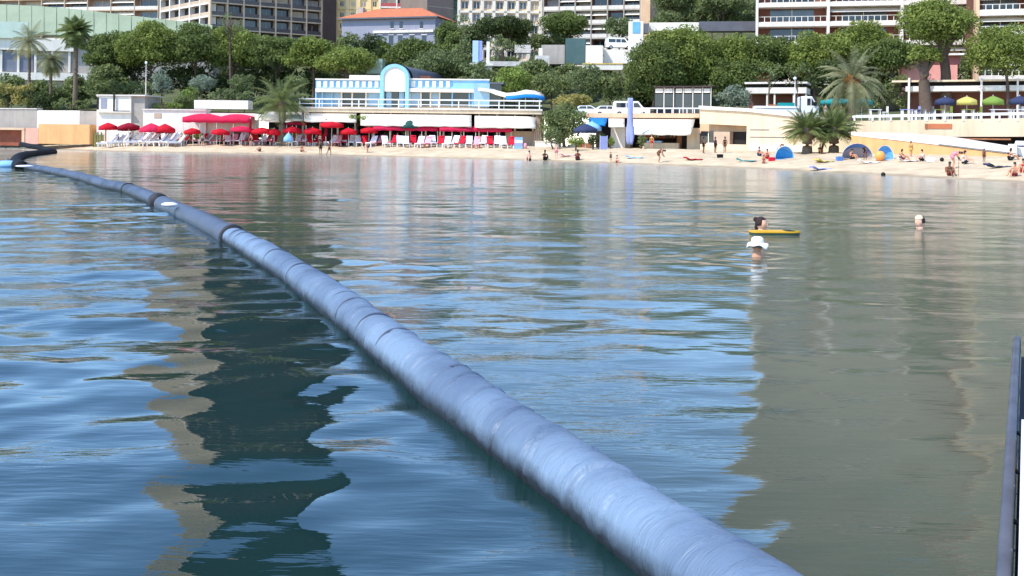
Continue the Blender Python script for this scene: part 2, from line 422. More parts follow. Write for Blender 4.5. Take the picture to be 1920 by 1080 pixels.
# ================================================================ floating boom
def boom_mat(name, c1, c2, wet):
    m = bpy.data.materials.new(name); m.use_nodes = True; nt = m.node_tree; b = nt.nodes['Principled BSDF']; N = nt.nodes.new; L = nt.links.new
    geo = N('ShaderNodeNewGeometry'); n1 = N('ShaderNodeTexNoise'); n1.inputs['Scale'].default_value = 0.9; n1.inputs['Detail'].default_value = 3; n1.inputs['Roughness'].default_value = 0.5
    L(geo.outputs['Position'], n1.inputs['Vector'])
    mr = N('ShaderNodeMapRange'); mr.inputs[1].default_value = 0.36; mr.inputs[2].default_value = 0.62; L(n1.outputs['Fac'], mr.inputs[0])
    mx = N('ShaderNodeMix'); mx.data_type = 'RGBA'; mx.inputs[6].default_value = lin(c2)+(1,); mx.inputs[7].default_value = lin(c1)+(1,); L(mr.outputs[0], mx.inputs[0])
    # wet band along the water line, ragged upper edge; also paints the underside shade
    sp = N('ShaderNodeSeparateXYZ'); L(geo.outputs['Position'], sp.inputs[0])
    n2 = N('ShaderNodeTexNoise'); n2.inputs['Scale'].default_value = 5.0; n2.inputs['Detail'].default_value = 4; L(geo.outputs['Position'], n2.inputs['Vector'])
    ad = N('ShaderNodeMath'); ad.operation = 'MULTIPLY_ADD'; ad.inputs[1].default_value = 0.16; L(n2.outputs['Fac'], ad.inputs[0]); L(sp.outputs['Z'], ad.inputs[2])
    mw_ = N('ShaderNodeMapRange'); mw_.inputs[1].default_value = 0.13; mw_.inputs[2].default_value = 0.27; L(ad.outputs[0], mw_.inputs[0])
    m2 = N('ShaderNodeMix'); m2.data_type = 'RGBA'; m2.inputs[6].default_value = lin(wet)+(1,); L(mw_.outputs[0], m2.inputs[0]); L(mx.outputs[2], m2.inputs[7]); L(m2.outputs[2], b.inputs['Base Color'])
    b.inputs['Roughness'].default_value = 0.5; b.inputs['Specular IOR Level'].default_value = 0.4
    at = N('ShaderNodeAttribute'); at.attribute_name = 'fabric'
    mp = N('ShaderNodeMapping'); mp.inputs['Scale'].default_value = (5.5, 1.5, 1.5); L(at.outputs['Vector'], mp.inputs[0])
    n3 = N('ShaderNodeTexNoise'); n3.inputs['Scale'].default_value = 1.0; n3.inputs['Detail'].default_value = 4; n3.inputs['Roughness'].default_value = 0.6; n3.inputs['Distortion'].default_value = 0.8; L(mp.outputs[0], n3.inputs['Vector'])
    wv = N('ShaderNodeTexWave'); wv.bands_direction = 'X'; wv.inputs['Scale'].default_value = 11; wv.inputs['Distortion'].default_value = 1.5; wv.inputs['Detail'].default_value = 2; L(at.outputs['Vector'], wv.inputs['Vector'])
    b0_ = N('ShaderNodeBump'); b0_.inputs['Strength'].default_value = 0.25; b0_.inputs['Distance'].default_value = 0.004; L(wv.outputs['Fac'], b0_.inputs['Height'])
    bp = N('ShaderNodeBump'); bp.inputs['Strength'].default_value = 1.0; bp.inputs['Distance'].default_value = 0.05; L(n3.outputs['Fac'], bp.inputs['Height']); L(b0_.outputs[0], bp.inputs['Normal']); L(bp.outputs[0], b.inputs['Normal'])
    return m
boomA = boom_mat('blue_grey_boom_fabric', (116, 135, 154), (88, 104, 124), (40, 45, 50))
boomB = mat('wet_dark_boom_fabric', (74, 82, 96), 0.45, 0.2, 1.8, bump=0.3, bscale=20, spec=0.45)
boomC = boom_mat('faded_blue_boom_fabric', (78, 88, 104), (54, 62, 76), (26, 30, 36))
boomD = mat('black_boom_fabric', (14, 15, 19), 0.75, 0.2, 1.8, bump=0.3, bscale=18, spec=0.2)
collarm = mat('dark_boom_collar', (46, 44, 48), 0.6, 0.2, 2.0)
def catmull(pts, n):
    out = []
    for i in range(len(pts)-1):
        p0 = pts[max(i-1, 0)]; p1 = pts[i]; p2 = pts[i+1]; p3 = pts[min(i+2, len(pts)-1)]
        for k in range(n):
            t = k/n
            out.append(0.5*((2*p1) + (p2-p0)*t + (2*p0-5*p1+4*p2-p3)*t*t + (3*p1-p0-3*p2+p3)*t**3))
    out.append(pts[-1]); return out
def boom_section(name, px, mtl, root, rad, step, wrinkle, zc=0.09, pre=None, seed=0):
    pts = [PZ(q_[0], q_[1], q_[2] if len(q_) > 2 else zc) for q_ in px]
    if pre: pts = pre + pts
    c = catmull(pts, 40)
    L = [0.0]
    for a, b in zip(c, c[1:]): L.append(L[-1] + (b-a).length)
    L = np.array(L); C = np.array([tuple(p) for p in c])
    s = [0.0]
    while s[-1] < L[-1]:
        yy = np.interp(s[-1], L, C[:, 1]); s.append(s[-1] + max(step, step*yy/7.0))
    s[-1] = L[-1]; s = np.array(s)
    Q = np.stack([np.interp(s, L, C[:, i]) for i in range(3)], -1)
    T = np.gradient(Q, axis=0); T /= np.linalg.norm(T, axis=1)[:, None]
    up = np.array([0, 0, 1.0]); S = np.cross(T, up); S /= np.linalg.norm(S, axis=1)[:, None]; Un = np.cross(S, T)
    n = 36; q = np.linspace(0, 2*np.pi, n, endpoint=False)
    r = np.random.default_rng(seed+11)
    Rr = np.full((len(s), n), rad)
    Rr *= (1 + 0.035*np.sin(s*1.1+seed) + 0.025*np.sin(s*2.7+1.3))[:, None]
    if wrinkle:
        x = 0.2
        while x < L[-1]:
            w = r.uniform(0.010, 0.028); dep = r.uniform(0.006, 0.034)*wrinkle; sk = r.uniform(-0.12, 0.12); q0 = r.uniform(0.9, 2.2); span = r.uniform(0.7, 2.0)
            cen = x + sk*np.cos(q) + 0.02*np.sin(3*q+x)
            ang = np.exp(-((np.angle(np.exp(1j*(q-q0))))/span)**4)
            dd = (s[:, None]-cen[None])
            Rr += (-dep*np.exp(-(dd/w)**2) + 0.5*dep*np.exp(-((dd-2.2*w)/(1.6*w))**2))*ang[None]
            x += r.uniform(0.10, 0.42)
    Rr += 0.003*np.sin(q[None]*5 + s[:, None]*3.1)*np.sin(s[:, None]*4.7)
    V = Q[:, None]+ (np.cos(q)[None, :, None]*S[:, None] + np.sin(q)[None, :, None]*Un[:, None]*0.92)*Rr[..., None]
    mb = MB(); m_ = len(s); mb.v = [tuple(p) for p in V.reshape(-1, 3)]
    for i in range(m_-1):
        for k in range(n):
            k2 = (k+1) % n; mb.f.append((i*n+k, i*n+k2, (i+1)*n+k2, (i+1)*n+k))
    mb.f.append(tuple(range(n-1, -1, -1))); mb.f.append(tuple((m_-1)*n+k for k in range(n)))
    me_ = mb.mesh(name, mtl, True)
    at_ = me_.attributes.new('fabric', 'FLOAT_VECTOR', 'POINT')
    cc = np.stack([np.repeat(s, n), np.tile(np.cos(q), m_)*rad, np.tile(np.sin(q), m_)*rad], -1)
    at_.data.foreach_set('vector', cc.reshape(-1).astype(np.float32))
    return put(name, me_, root, Matrix.Identity(4)), Q, T
b0 = PZ(905, 770, 0.0)
boom = thing('floating_boom', 'long pale blue-grey fabric boom floating in an arc across the water', 'boom', (b0.x, b0.y, 0))
nearpts = [Vector((4.5, -1.0, 0.09)), Vector((2.78, 1.8, 0.09))]
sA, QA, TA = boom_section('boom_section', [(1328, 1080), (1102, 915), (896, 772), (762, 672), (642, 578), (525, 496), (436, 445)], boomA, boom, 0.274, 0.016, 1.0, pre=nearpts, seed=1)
sB, QB, TB = boom_section('boom_section', [(434.5, 444), (372, 412), (306, 383)], boomB, boom, 0.29, 0.05, 0.12, seed=2)
sB['label'] = 'darker wet smooth stretch of the boom'
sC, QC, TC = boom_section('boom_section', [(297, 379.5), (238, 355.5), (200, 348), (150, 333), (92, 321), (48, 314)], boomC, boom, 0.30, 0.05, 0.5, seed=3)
sC['label'] = 'faded blue stretch of the boom beyond the dark collar'
rs = np.random.default_rng(5); foldshadem = mat('dark_blue_fold_shade', (80, 88, 104), 0.6, 0.2, 2.0)
i_ = int(np.argmax(QA[:, 1] > 9.5))
while i_ < len(QA)-8:      # dark rings round the tube, painted stand-in for shade in the folds
    p_ = Vector(QA[i_]); t_ = Vector(TA[i_]).normalized(); w_ = rs.uniform(0.008, 0.016)
    MB().tube([p_-t_*w_, p_-t_*w_*0.8, p_+t_*w_*0.8, p_+t_*w_], [0.26, 0.271, 0.271, 0.26], 30).build('fold_shade_ring', foldshadem, boom, Matrix.Identity(4), True)
    j_ = i_; gap = rs.uniform(0.5, 2.3)
    while j_ < len(QA)-1 and np.linalg.norm(QA[j_]-QA[i_]) < gap: j_ += 1
    i_ = max(j_, i_+1)
sD, QD, TD = boom_section('boom_section', [(42, 313), (30, 306), (34, 296), (52, 290.5), (100, 285)], boomD, boom, 0.42, 0.1, 0.2, zc=0.16, seed=4)
sD['label'] = 'black bent stretch of the boom near the beach'
sE, QE, TE = boom_section('boom_section', [(100, 284.5, 0.12), (84, 279, 0.35), (62, 275, 0.55), (40, 270.5, 0.75)], boomD, boom, 0.34, 0.15, 0.1, zc=0.12, seed=5)
sE['label'] = 'thin black end of the boom lying towards the beach'
def collar(Q, T, i, rad, w=0.16):
    p = Vector(Q[i]); t = Vector(T[i]).normalized()
    MB().tube([p - t*w, p - t*w*0.8, p + t*w*0.8, p + t*w], [rad-0.02, rad, rad, rad-0.02], 24).build('collar', collarm, boom, Matrix.Identity(4), True)
collar(QA, TA, -2, 0.305, 0.10); collar(QC, TC, 0, 0.33, 0.35); collar(QC, TC, -1, 0.33, 0.3)
k = int(len(QC)*0.28); collar(QC, TC, k, 0.312, 0.06)
for px, py, sz in ((318, 383.5, 0.24), (46, 311.5, 0.55)):
    p = PZ(px, py, 0.37)
    mb = MB().ell((0, 0, 0), (sz*1.25, sz*0.9, 0.07), 14, 8)
    mb.build('white_float', metalw, boom, Matrix.Translation(p) @ Matrix.Rotation(R(140), 4, 'Z'), True)
p = PZ(14, 313, 0.0)
bu = thing('marker_buoy', 'pale blue marker buoy floating beside the end of the boom', 'buoy', p)
MB().ell((0, 0, 0.12), (1.1, 0.7, 0.34), 14, 9).build('float_body', awnlight, bu, None, True)
MB().tube([(0, 0, 0.4), (0, 0, 0.62)], 0.07, 8).build('lifting_eye', greymetal, bu)

# ================================================================ pontoon edge at the right
pontblue = mat('blue_grey_painted_steel', (80, 82, 90), 0.5, 0.25, 2.5, spec=0.5, streak=0.2)
a = Vector((2.36, 4.95, 0)); b = Vector((5.54, 11.2, 0)); ax = (b-a).normalized()
mwp = Matrix.Translation(a) @ Matrix.Rotation(math.atan2(ax.y, ax.x), 4, 'Z')
pon = thing('floating_pontoon', 'floating pontoon with a blue steel rail and white deck box', 'pontoon', mwp)
Lp = (b-a).length
MB().box(-5.0, Lp, -0.9, -0.105, -0.3, 0.16).build('hull', mat('dark_hull', (44, 50, 60), 0.6, 0.2, 2), pon)
MB().tube([(-5, -0.06, 0.40), (Lp-0.3, -0.06, 0.40), (Lp-0.08, -0.065, 0.37), (Lp-0.02, -0.07, 0.2)], 0.034, 14).build('rail', pontblue, pon, None, True)
for i in range(9):
    MB().box(-3.0+i*1.1, -2.96+i*1.1, -0.096, -0.05, 0.1, 0.42).build('stanchion', pontblue, pon)
MB().box(-5.0, Lp-0.12, -0.098, -0.07, 0.155, 0.30).build('kick_plate', pontblue, pon)
db = MB(); prof = []
for i in range(7):
    q = R(90*i/6); prof.append((2.6 - 0.18 + 0.18*math.sin(q), 0.58 - 0.18 + 0.18*math.cos(q)))
db.prism([(-5.0, 0.17), (-5.0, 0.58)] + prof + [(2.6, 0.17)], -0.85, -0.125).build('deck_box', mat('white_fibreglass', (224, 222, 222), 0.35, 0.06, 1.5, spec=0.5), pon)
for i in range(6):
    MB().tube([(-2.0+i*1.0, -0.05, 0.36), (-2.0+i*1.0+0.05, -0.16, 0.30)], 0.016, 6).build('bracket', blackm, pon)

# ================================================================ people
skinA = mat('tanned_skin', (196, 140, 108), 0.55, 0.08, 6); skinB = mat('fair_skin', (222, 172, 144), 0.55, 0.08, 6); skinC = mat('deep_skin', (126, 84, 62), 0.55, 0.08, 6)
hairm = mat('dark_brown_hair', (52, 34, 28), 0.6, 0.3, 20, bump=0.4, bscale=60); hairg = mat('greying_hair', (120, 104, 92), 0.6, 0.3, 20, bump=0.4, bscale=60)
hairl = mat('light_brown_hair', (142, 104, 70), 0.6, 0.3, 20, bump=0.4, bscale=60)
capw = mat('white_cotton', (240, 236, 232), 0.9, 0.05, 5, bump=0.3, bscale=20)

def skin_mesh(name, joints, edges, sub=2):
    me = bpy.data.meshes.new(name+'_skel'); names = list(joints)
    me.from_pydata([joints[n][:3] for n in names], [(names.index(a), names.index(b)) for a, b in edges], [])
    o = bpy.data.objects.new(name+'_skel', me); COL.objects.link(o)
    sk = o.modifiers.new('s', 'SKIN'); sk.use_smooth_shade = True
    lay = me.skin_vertices[0].data
    for i, n in enumerate(names):
        r = joints[n][3]; lay[i].radius = (r, r if len(joints[n]) < 5 else joints[n][4]); lay[i].use_root = (n == 'pelvis')
    su = o.modifiers.new('d', 'SUBSURF'); su.levels = sub; su.render_levels = sub
    dg = bpy.context.evaluated_depsgraph_get(); out = bpy.data.meshes.new_from_object(o.evaluated_get(dg))
    bpy.data.objects.remove(o); out.name = name; out.shade_smooth(); out.materials.clear(); return out

def headfn(p):
    # skull sphere pulled to a face: jaw narrower, chin forward (face looks along -y)
    q = p.copy()
    if q.z < 0:
        k = 1 + 0.34*q.z; q.x *= k
        if q.y > 0: q.y *= 1 + 0.45*q.z
    if q.y < 0: q.y *= 0.92
    return q
def big_head(root, mw, skin, hair, style):
    """head about 0.24 m tall, neck and shoulders, face along -y; origin at the water line"""
    hs = MB()
    hs.ell((0, 0, 0.33), (0.092, 0.112, 0.132), 20, 16, headfn)
    o = len(hs.v)
    body = skin_mesh('body', {'pelvis': (0, 0.02, -0.35, .15, .10), 'chest': (0, 0.02, -0.12, .17, .11), 'neckb': (0, 0.015, 0.07, .10, .085), 'neck': (0, 0.01, 0.18, .078), 'headc': (0, 0.0, 0.27, .075),
        'sl': (-.18, 0.02, 0.02, .08), 'sr': (.18, 0.02, 0.02, .08), 'el': (-.27, -0.14, -0.16, .045), 'er': (.27, -0.14, -0.16, .045), 'wl': (-.2, -.38, -.06, .033), 'wr': (.2, -.38, -.06, .033)},
        [('pelvis', 'chest'), ('chest', 'neckb'), ('neckb', 'neck'), ('neck', 'headc'), ('neckb', 'sl'), ('neckb', 'sr'), ('sl', 'el'), ('sr', 'er'), ('el', 'wl'), ('er', 'wr')])
    # merge the sculpted head into the body mesh
    nose = MB().ell((0, -0.100, 0.325), (0.014, 0.022, 0.026), 8, 6)
    ears = MB().ell((-0.083, 0.012, 0.33), (0.012, 0.022, 0.034), 8, 6).ell((0.083, 0.012, 0.33), (0.012, 0.022, 0.034), 8, 6)
    base = MB(); base.v = [tuple(v.co) for v in body.vertices]; base.f = [tuple(f.vertices) for f in body.polygons]
    for part in (hs, nose, ears): base.add(part.v, part.f)
    b = base.build('body', skin, root, mw, True)
    for s in (-1, 1):
        MB().ell((s*0.032, -0.088, 0.35), (0.013, 0.008, 0.007), 8, 5).build('eye', blackm, root, mw, True)
    MB().ell((0, -0.089, 0.272), (0.026, 0.010, 0.007), 8, 5).build('mouth', mat('lips', (168, 92, 84), 0.5, 0.05), root, mw, True)
    def hf(p):
        q = headfn(p)
        if q.y < -0.35 and q.z < 0.55: q = q*0.80
        if q.z < -0.35: q = q*0.85
        q.x += 0.03*math.sin(9*p.z+5*p.y); q.y += 0.03*math.sin(11*p.x+3*p.z); return q
    hr = MB().ell((0, 0.012, 0.345), (0.104, 0.120, 0.138), 20, 14, hf)
    if style == 'bun': hr.ell((0.01, 0.12, 0.42), (0.055, 0.05, 0.05), 10, 8); hr.ell((-0.02, 0.10, 0.27), (0.05, 0.035, 0.08), 10, 8)
    hr.build('hair', hair, root, mw, True)
def swimmer(px, py, yaw, scale, label, skin, hair, style):
    p = PZ(px, py, 0.0)
    root = thing('person', label, 'person', Matrix.Translation(p) @ Matrix.Rotation(yaw, 4, 'Z') @ Matrix.Scale(scale, 4), 'swimmers in the bay')
    big_head(root, WM[root.name], skin, hair, style); return root
sw1 = swimmer(1428, 436, R(60), 1.4, 'dark-haired swimmer with hair tied up, resting arms on a yellow board', skinB, hairm, 'bun')
sw2 = swimmer(1420, 481, R(165), 1.25, 'swimmer up to the neck wearing a floppy white hat', skinA, hairg, 'short')
sw3 = swimmer(1724, 428, R(-62), 1.35, 'swimmer up to the neck wearing a pale bathing cap', skinB, hairm, 'short')
# lift the heads as the photograph shows them (chins just clear of the water)
for s_, dz in ((sw1, -0.24), (sw2, -0.19), (sw3, -0.27)):
    s_.location.z += dz; WM[s_.name] = Matrix.Translation((0, 0, dz)) @ WM[s_.name]
def hatf(p):
    q = p.copy(); return q
hat = tag(put('sun_hat', None, None, WM[sw2.name]), 'floppy white cotton sun hat on the swimmer up to the neck', 'hat')
pr = [(0.001, 0.50), (0.06, 0.498), (0.096, 0.475), (0.108, 0.42), (0.112, 0.385)]
MB().lathe(pr, 22, (0, 0.012, 0)).build('crown', capw, hat, WM[hat.name], True)
brim = MB(); n = 40; rings = 5
for j in range(rings):
    t = j/(rings-1); r = 0.108 + 0.075*t
    for i in range(n):
        q = 2*math.pi*i/n; brim.v.append((r*math.cos(q), 0.012+r*math.sin(q), 0.392 - 0.055*t - 0.028*t*math.sin(3*q+0.6) - 0.02*t*math.cos(5*q)))
for j in range(rings-1):
    for i in range(n): i2 = (i+1) % n; brim.f.append((j*n+i, j*n+i2, (j+1)*n+i2, (j+1)*n+i))
bo = brim.build('brim', capw, hat, WM[hat.name], True)
so_ = bo.modifiers.new('t', 'SOLIDIFY'); so_.thickness = 0.004
cp = tag(put('bathing_cap', None, None, WM[sw3.name]), 'pale cream bathing cap on the lone swimmer', 'cap')
def capfn(p):
    q = headfn(p)
    if q.z < 0.3: q = Vector((q.x*0.9, q.y*0.9, 0.3+0.15*(q.z-0.3)))
    return q
MB().ell((0, -0.012, 0.372), (0.097, 0.113, 0.118), 22, 14, capfn).build('cap_shell', mat('cream_cap', (236, 206, 164), 0.5, 0.05, 6), cp, WM[cp.name], True)
pb = PZ(1452, 437.5, 0.03)
bd = thing('swim_board', 'long yellow foam board with a dark end under the dark-haired swimmer', 'board', Matrix.Translation(pb) @ Matrix.Rotation(R(6), 4, 'Z'))
def board_mesh(x0, x1, z0, z1, w, n=9):
    top = []; 
    for i in range(n+1):
        t = i/n; x = x0 + (x1-x0)*t; top.append((x, w))
    return top
out = []
for i in range(25):
    q = 2*math.pi*i/24
    out.append((0.68*math.copysign(abs(math.cos(q))**0.45, math.cos(q)), 0.26*math.copysign(abs(math.sin(q))**0.6, math.sin(q))))
MB().prismz(out[:-1], 0.03, 0.07).build('deck', mat('yellow_foam', (226, 168, 40), 0.5, 0.08, 3), bd)
MB().prismz([(x*0.985, y*0.97) for x, y in out[:-1]], -0.03, 0.027).build('slick_bottom', mat('dark_green_slick', (40, 66, 52), 0.5, 0.1, 3), bd)
MB().prismz([(x*0.18+0.40, y*0.86) for x, y in out[:-1]], 0.0725, 0.08).build('grip_pad', mat('black_green_pad', (34, 42, 26), 0.7, 0.3, 6), bd)
MB().prismz([(x*0.12+0.58, y*0.6) for x, y in out[:-1]], 0.0725, 0.079).build('nose_patch', mat('olive_patch', (150, 140, 40), 0.6, 0.2, 6), bd)
# ================================================================ buildings behind the beach
blind = mat('window_blind', (186, 172, 150), 0.8, 0.1, 1.0); curtain = mat('pale_curtain', (150, 146, 142), 0.8, 0.15, 1.0)
def T3(x, y, z): return Matrix.Translation((x, y, z))
def zpy(F, px, py, d=0): return F.pt(px, py, d)[1]
def facade(root, F, px0, px1, z0, ztop, fh, nb, slabm, finm, backm, winm, railm=None, rec=1.3, fin=0.22, slab=0.28, winw=0.7, winh=(0.25, 0.85),
           railh=0.95, railopen=False, zoff=0.0, seed=0, awnm=None, awnp=0.0, d0=0.0, finout=0.05, slabout=0.0, upslab=True, clad=None):
    """balconied or windowed facade: back wall, a slab per storey, a fin per bay, a window and rail per cell that the photo shows"""
    r = random.Random(seed)
    s0 = F.pt(px0, 60)[0]; s1 = F.pt(px1, 60)[0]; zv = max(zpy(F, px0, -14), zpy(F, px1, -14))
    bw = (s1-s0)/nb
    MB().box(s0, s1, d0+rec, d0+rec+0.4, z0, ztop).build('wall', backm, root, F.mw)
    nf = int((ztop - z0 - zoff)/fh) + 1
    smesh = MB().box(s0-0.02, s1+0.02, d0-slabout, d0+rec-0.01, -slab/2, slab/2).mesh('floor_slab', slabm)
    up_s = MB(); up_w = MB()
    wa, wb = bw*(1-winw)/2, bw*(1+winw)/2
    wmesh = MB().box(wa, wb, d0+rec-0.06, d0+rec-0.012, winh[0]*fh, winh[1]*fh).mesh('window', winm)
    fmesh = MB().box((wa+wb)/2-0.05, (wa+wb)/2+0.05, d0+rec-0.14, d0+rec-0.062, winh[0]*fh, winh[1]*fh).mesh('window_mullion', slabm)
    wms = [wmesh] + [MB().box(wa, wb, d0+rec-0.06, d0+rec-0.012, winh[0]*fh, winh[1]*fh).mesh('window', m_) for m_ in (winm, winm, blind, curtain, mat('mid_glass', (70, 80, 90), 0.15, 0.3, 0.5, spec=0.6))]
    rmesh = None
    if railm:
        mb = MB(); ra, rb = fin/2+0.02, bw-fin/2-0.02
        if railopen:
            mb.box(ra, rb, d0+0.03, d0+0.09, railh-0.07, railh).box(ra, rb, d0+0.03, d0+0.09, slab/2+0.05, slab/2+0.12)
            n = max(2, int(bw/0.95))
            for i in range(n+1):
                x = ra+(rb-ra)*i/n; mb.box(x-0.05 if i else x, x+0.05 if i < n else x, d0+0.035, d0+0.085, slab/2+0.12, railh-0.07)
        else: mb.box(ra, rb, d0+0.03, d0+0.11, slab/2+0.004, railh)
        rmesh = mb.mesh('balustrade', railm)
    amesh = MB().add([(0.2, d0+0.0, 0.62*fh), (bw-0.2, d0+0.0, 0.62*fh), (bw-0.2, d0+rec-0.1, 0.94*fh), (0.2, d0+rec-0.1, 0.94*fh),
                      (0.2, d0+0.0, 0.60*fh), (bw-0.2, d0+0.0, 0.60*fh), (bw-0.2, d0+rec-0.1, 0.92*fh), (0.2, d0+rec-0.1, 0.92*fh)],
                     [(0, 1, 2, 3), (7, 6, 5, 4), (0, 4, 5, 1), (1, 5, 6, 2), (3, 2, 6, 7), (0, 3, 7, 4)]).mesh('awning', awnm) if awnm else None
    for k in range(nf):
        z = z0 + zoff + k*fh
        if z > ztop: break
        if z < zv: put('floor_slab', smesh, root, F.mw @ T3(0, 0, z))
        elif upslab: up_s.box(s0-0.02, s1+0.02, d0-slabout, d0+rec-0.01, z-slab/2, z+slab/2)
        for j in range(nb):
            x = s0 + j*bw
            if z < zv:
                w = put('window', r.choice(wms), root, F.mw @ T3(x, 0, z)); put('window_mullion', fmesh, w, F.mw @ T3(x, 0, z))
                if rmesh: put('balustrade', rmesh, root, F.mw @ T3(x, 0, z))
                if amesh and r.random() < awnp: put('awning', amesh, root, F.mw @ T3(x, 0, z))
            elif z + fh < ztop + 0.1:
                up_w.box(x+wa, x+wb, d0+rec-0.06, d0+rec-0.012, z+winh[0]*fh, z+winh[1]*fh)
                if railm and upslab: up_s.box(x+fin/2, x+bw-fin/2, d0+0.03, d0+0.11, z+slab/2+0.003, z+railh)
    if up_s.v: tag(up_s.build('upper_slabs', slabm, root, F.mw), None, kind='stuff')
    if up_w.v: tag(up_w.build('upper_windows', winm, root, F.mw), None, kind='stuff')
    if clad:      # made-up cladding above the picture, toned for the water reflection, with shallow window strips
        zc_ = z0 + zoff + fh*(int((zv-z0-zoff)/fh)+2); dc = d0-finout-slabout-0.06
        MB().box(s0-0.1, s1+0.1, dc, d0+rec-0.02, zc_, ztop+0.3).build('added_cladding', clad, root, F.mw)
        uw = MB(); z = zc_+1.0
        while z < ztop-1.5: uw.box(s0+0.8, s1-0.8, dc-0.03, dc-0.002, z, z+1.1); z += fh
        tag(uw.build('added_window_strips', mat('bronze_glass', (98, 88, 76), 0.3, 0.2, 0.5), root, F.mw), None, kind='stuff')
    for j in range(nb+1):
        x = s0 + j*bw
        MB().box(x-fin/2, x+fin/2, d0-finout-slabout, d0+rec-0.005, z0, ztop+0.02).build('fin', finm, root, F.mw)
    return s0, s1
def core(root, F, px0, px1, z0, ztop, d0, d1, m, name='core_wall', inset=0.05):
    s0 = F.pt(px0, 60)[0]+inset; s1 = F.pt(px1, 60)[0]-inset
    MB().box(s0, s1, d0, d1, z0, ztop).build(name, m, root, F.mw); return s0, s1

# --- beige apartments, top left
F = Fac(-90, 262, 300, 250); r_ = F.thing('apartment_building', 'pinkish beige apartment block with balconies behind the green roof', 'building', 100, 60)
facade(r_, F, -90, 296, 12, zpy(F, 100, -34), 3.0, 9, beige, beige, mat('pinkish_beige_wall', (186, 152, 132), 0.8, 0.12, 0.4, streak=0.12), glass, offwhite, rec=1.6, awnm=awn, awnp=0.35, seed=2)
core(r_, F, -90, 296, 8, zpy(F, 100, -34)-0.1, 2.01, 16, beige)
MB().box(2, 20, 3, 14, zpy(F, 100, -34)-0.12, zpy(F, 100, -34)+2.6).build('roof_hut', offwhite, r_, F.mw)

# --- dark tower with pale grid
TZ = 118
FA = Fac(395, 220, 603, 234); r_ = FA.thing('apartment_tower', 'tall dark brown tower with a pale grid of balconies', 'building', 500, 90)
s0, s1 = facade(r_, FA, 395, 603, 14, TZ, 2.85, 7, beige, beige, brownw, glass, mat('smoked_balcony_panel', (70, 62, 60), 0.3, 0.2, 0.8, spec=0.5), rec=1.5, fin=0.3, slab=0.26, seed=3, winw=0.8, upslab=False, clad=brownw)
FA2 = Fac(300, 238, 394.6, 220.3)
facade(r_, FA2, 300, 394.2, 14, TZ, 2.85, 5, offwhite, offwhite, brownw, glass, beige, rec=1.2, fin=0.5, slab=0.4, seed=4, winw=0.6, upslab=False, clad=mat('taupe_added_cladding', (186, 164, 130), 0.8, 0.1, 0.5, streak=0.1))
s0b = FA.pt(603, 60)[0]; 
MB().box(s0b+0.16, FA.pt(629, 60)[0], -0.4, 20, 10, TZ+0.3).build('end_wall', brownw, r_, FA.mw)
MB().box(0.4, s0b-0.3, 1.92, 18, 10, TZ).build('core_wall', brownw, r_, FA.mw)

# --- pale yellow block and white block with red balconies
F = Fac(630, 238, 712, 238); r_ = F.thing('apartment_building', 'pale yellow apartment block with narrow stacked windows', 'building', 670, 60)
facade(r_, F, 630, 712, 14, zpy(F, 670, -40), 2.6, 4, yellowb, yellowb, yellowb, glass, None, rec=0.35, fin=0.9, slab=0.12, winw=0.3, winh=(.3, .7), finout=0.0)
core(r_, F, 630, 712, 10, zpy(F, 670, -40)-0.1, 0.77, 14, yellowb)
F = Fac(712, 232, 808, 232); r_ = F.thing('apartment_building', 'white apartment block with faded red balcony fronts above the orange roof', 'building', 760, 60)
facade(r_, F, 712, 806, 14, zpy(F, 760, -46), 3.0, 3, white, white, offwhite, glass, stripe_red, rec=1.5, fin=0.3, slab=0.35, seed=5)
core(r_, F, 712, 806, 10, zpy(F, 760, -46)-0.1, 1.92, 14, white)
F = Fac(800, 222, 852, 226); r_ = F.thing('apartment_tower', 'plain grey brown slab tower seen end on', 'building', 825, 60)
s0, s1 = core(r_, F, 800, 850, 12, zpy(F, 825, -60), 0, 16, mat('taupe_render', (132, 118, 108), 0.85, 0.08, 0.4, streak=0.12))
for zz in np.arange(16, 42, 3.0): MB().box(s0-0.03, s1+0.03, -0.04, 0.0, zz, zz+0.12).build('floor_band', greywall, r_, F.mw)

# --- grey house with orange hipped roof
F = Fac(640, 205, 818, 199); r_ = F.thing('house', 'lavender grey house with an orange tiled hip roof', 'house', 730, 90)
a, b, z0, z1 = F.rect(641, 33, 816, 86); zb = zpy(F, 730, 62)
MB().box(a, b, 0, 12, 10, z1).build('wall', lavgrey, r_, F.mw)
zc = z1 + 0.004
hr = MB().add([(a-0.7, -0.8, zc), (b+0.7, -0.8, zc), (b+0.7, 12.8, zc), (a-0.7, 12.8, zc), (a+5.2, 5.5, zc+2.5), (b-5.2, 5.5, zc+2.5)],
              [(0, 1, 5, 4), (1, 2, 5), (2, 3, 4, 5), (3, 0, 4), (3, 2, 1, 0)])
rf = hr.build('roof', terracotta, r_, F.mw)
MB().box(a-0.75, b+0.75, -0.86, -0.81, zc-0.28, zc+0.02).build('gutter', slate, rf, F.mw)
MB().box(a+2, a+3.2, 3.0, 4.2, zc+0.6, zc+2.6).build('chimney', greywall, rf, F.mw)
MB().box(a+7, b-0.3, -0.35, -0.002, zb, zb+0.5).build('string_course', offwhite, r_, F.mw)
for px in (735, 752, 790):
    w = F.part('window', glass, r_, px-3, 40, px+3, 53, -0.05, -0.003); F.part('sill', offwhite, w, px-4, 53.3, px+4, 54.6, -0.2, -0.003)
for px in (712, 733, 750, 772, 795):
    w = F.part('window', glass, r_, px-4, 66, px+4, 84, -0.06, -0.004); F.part('frame', offwhite, w, px-5.5, 64, px+5.5, 65.8, -0.12, -0.004)

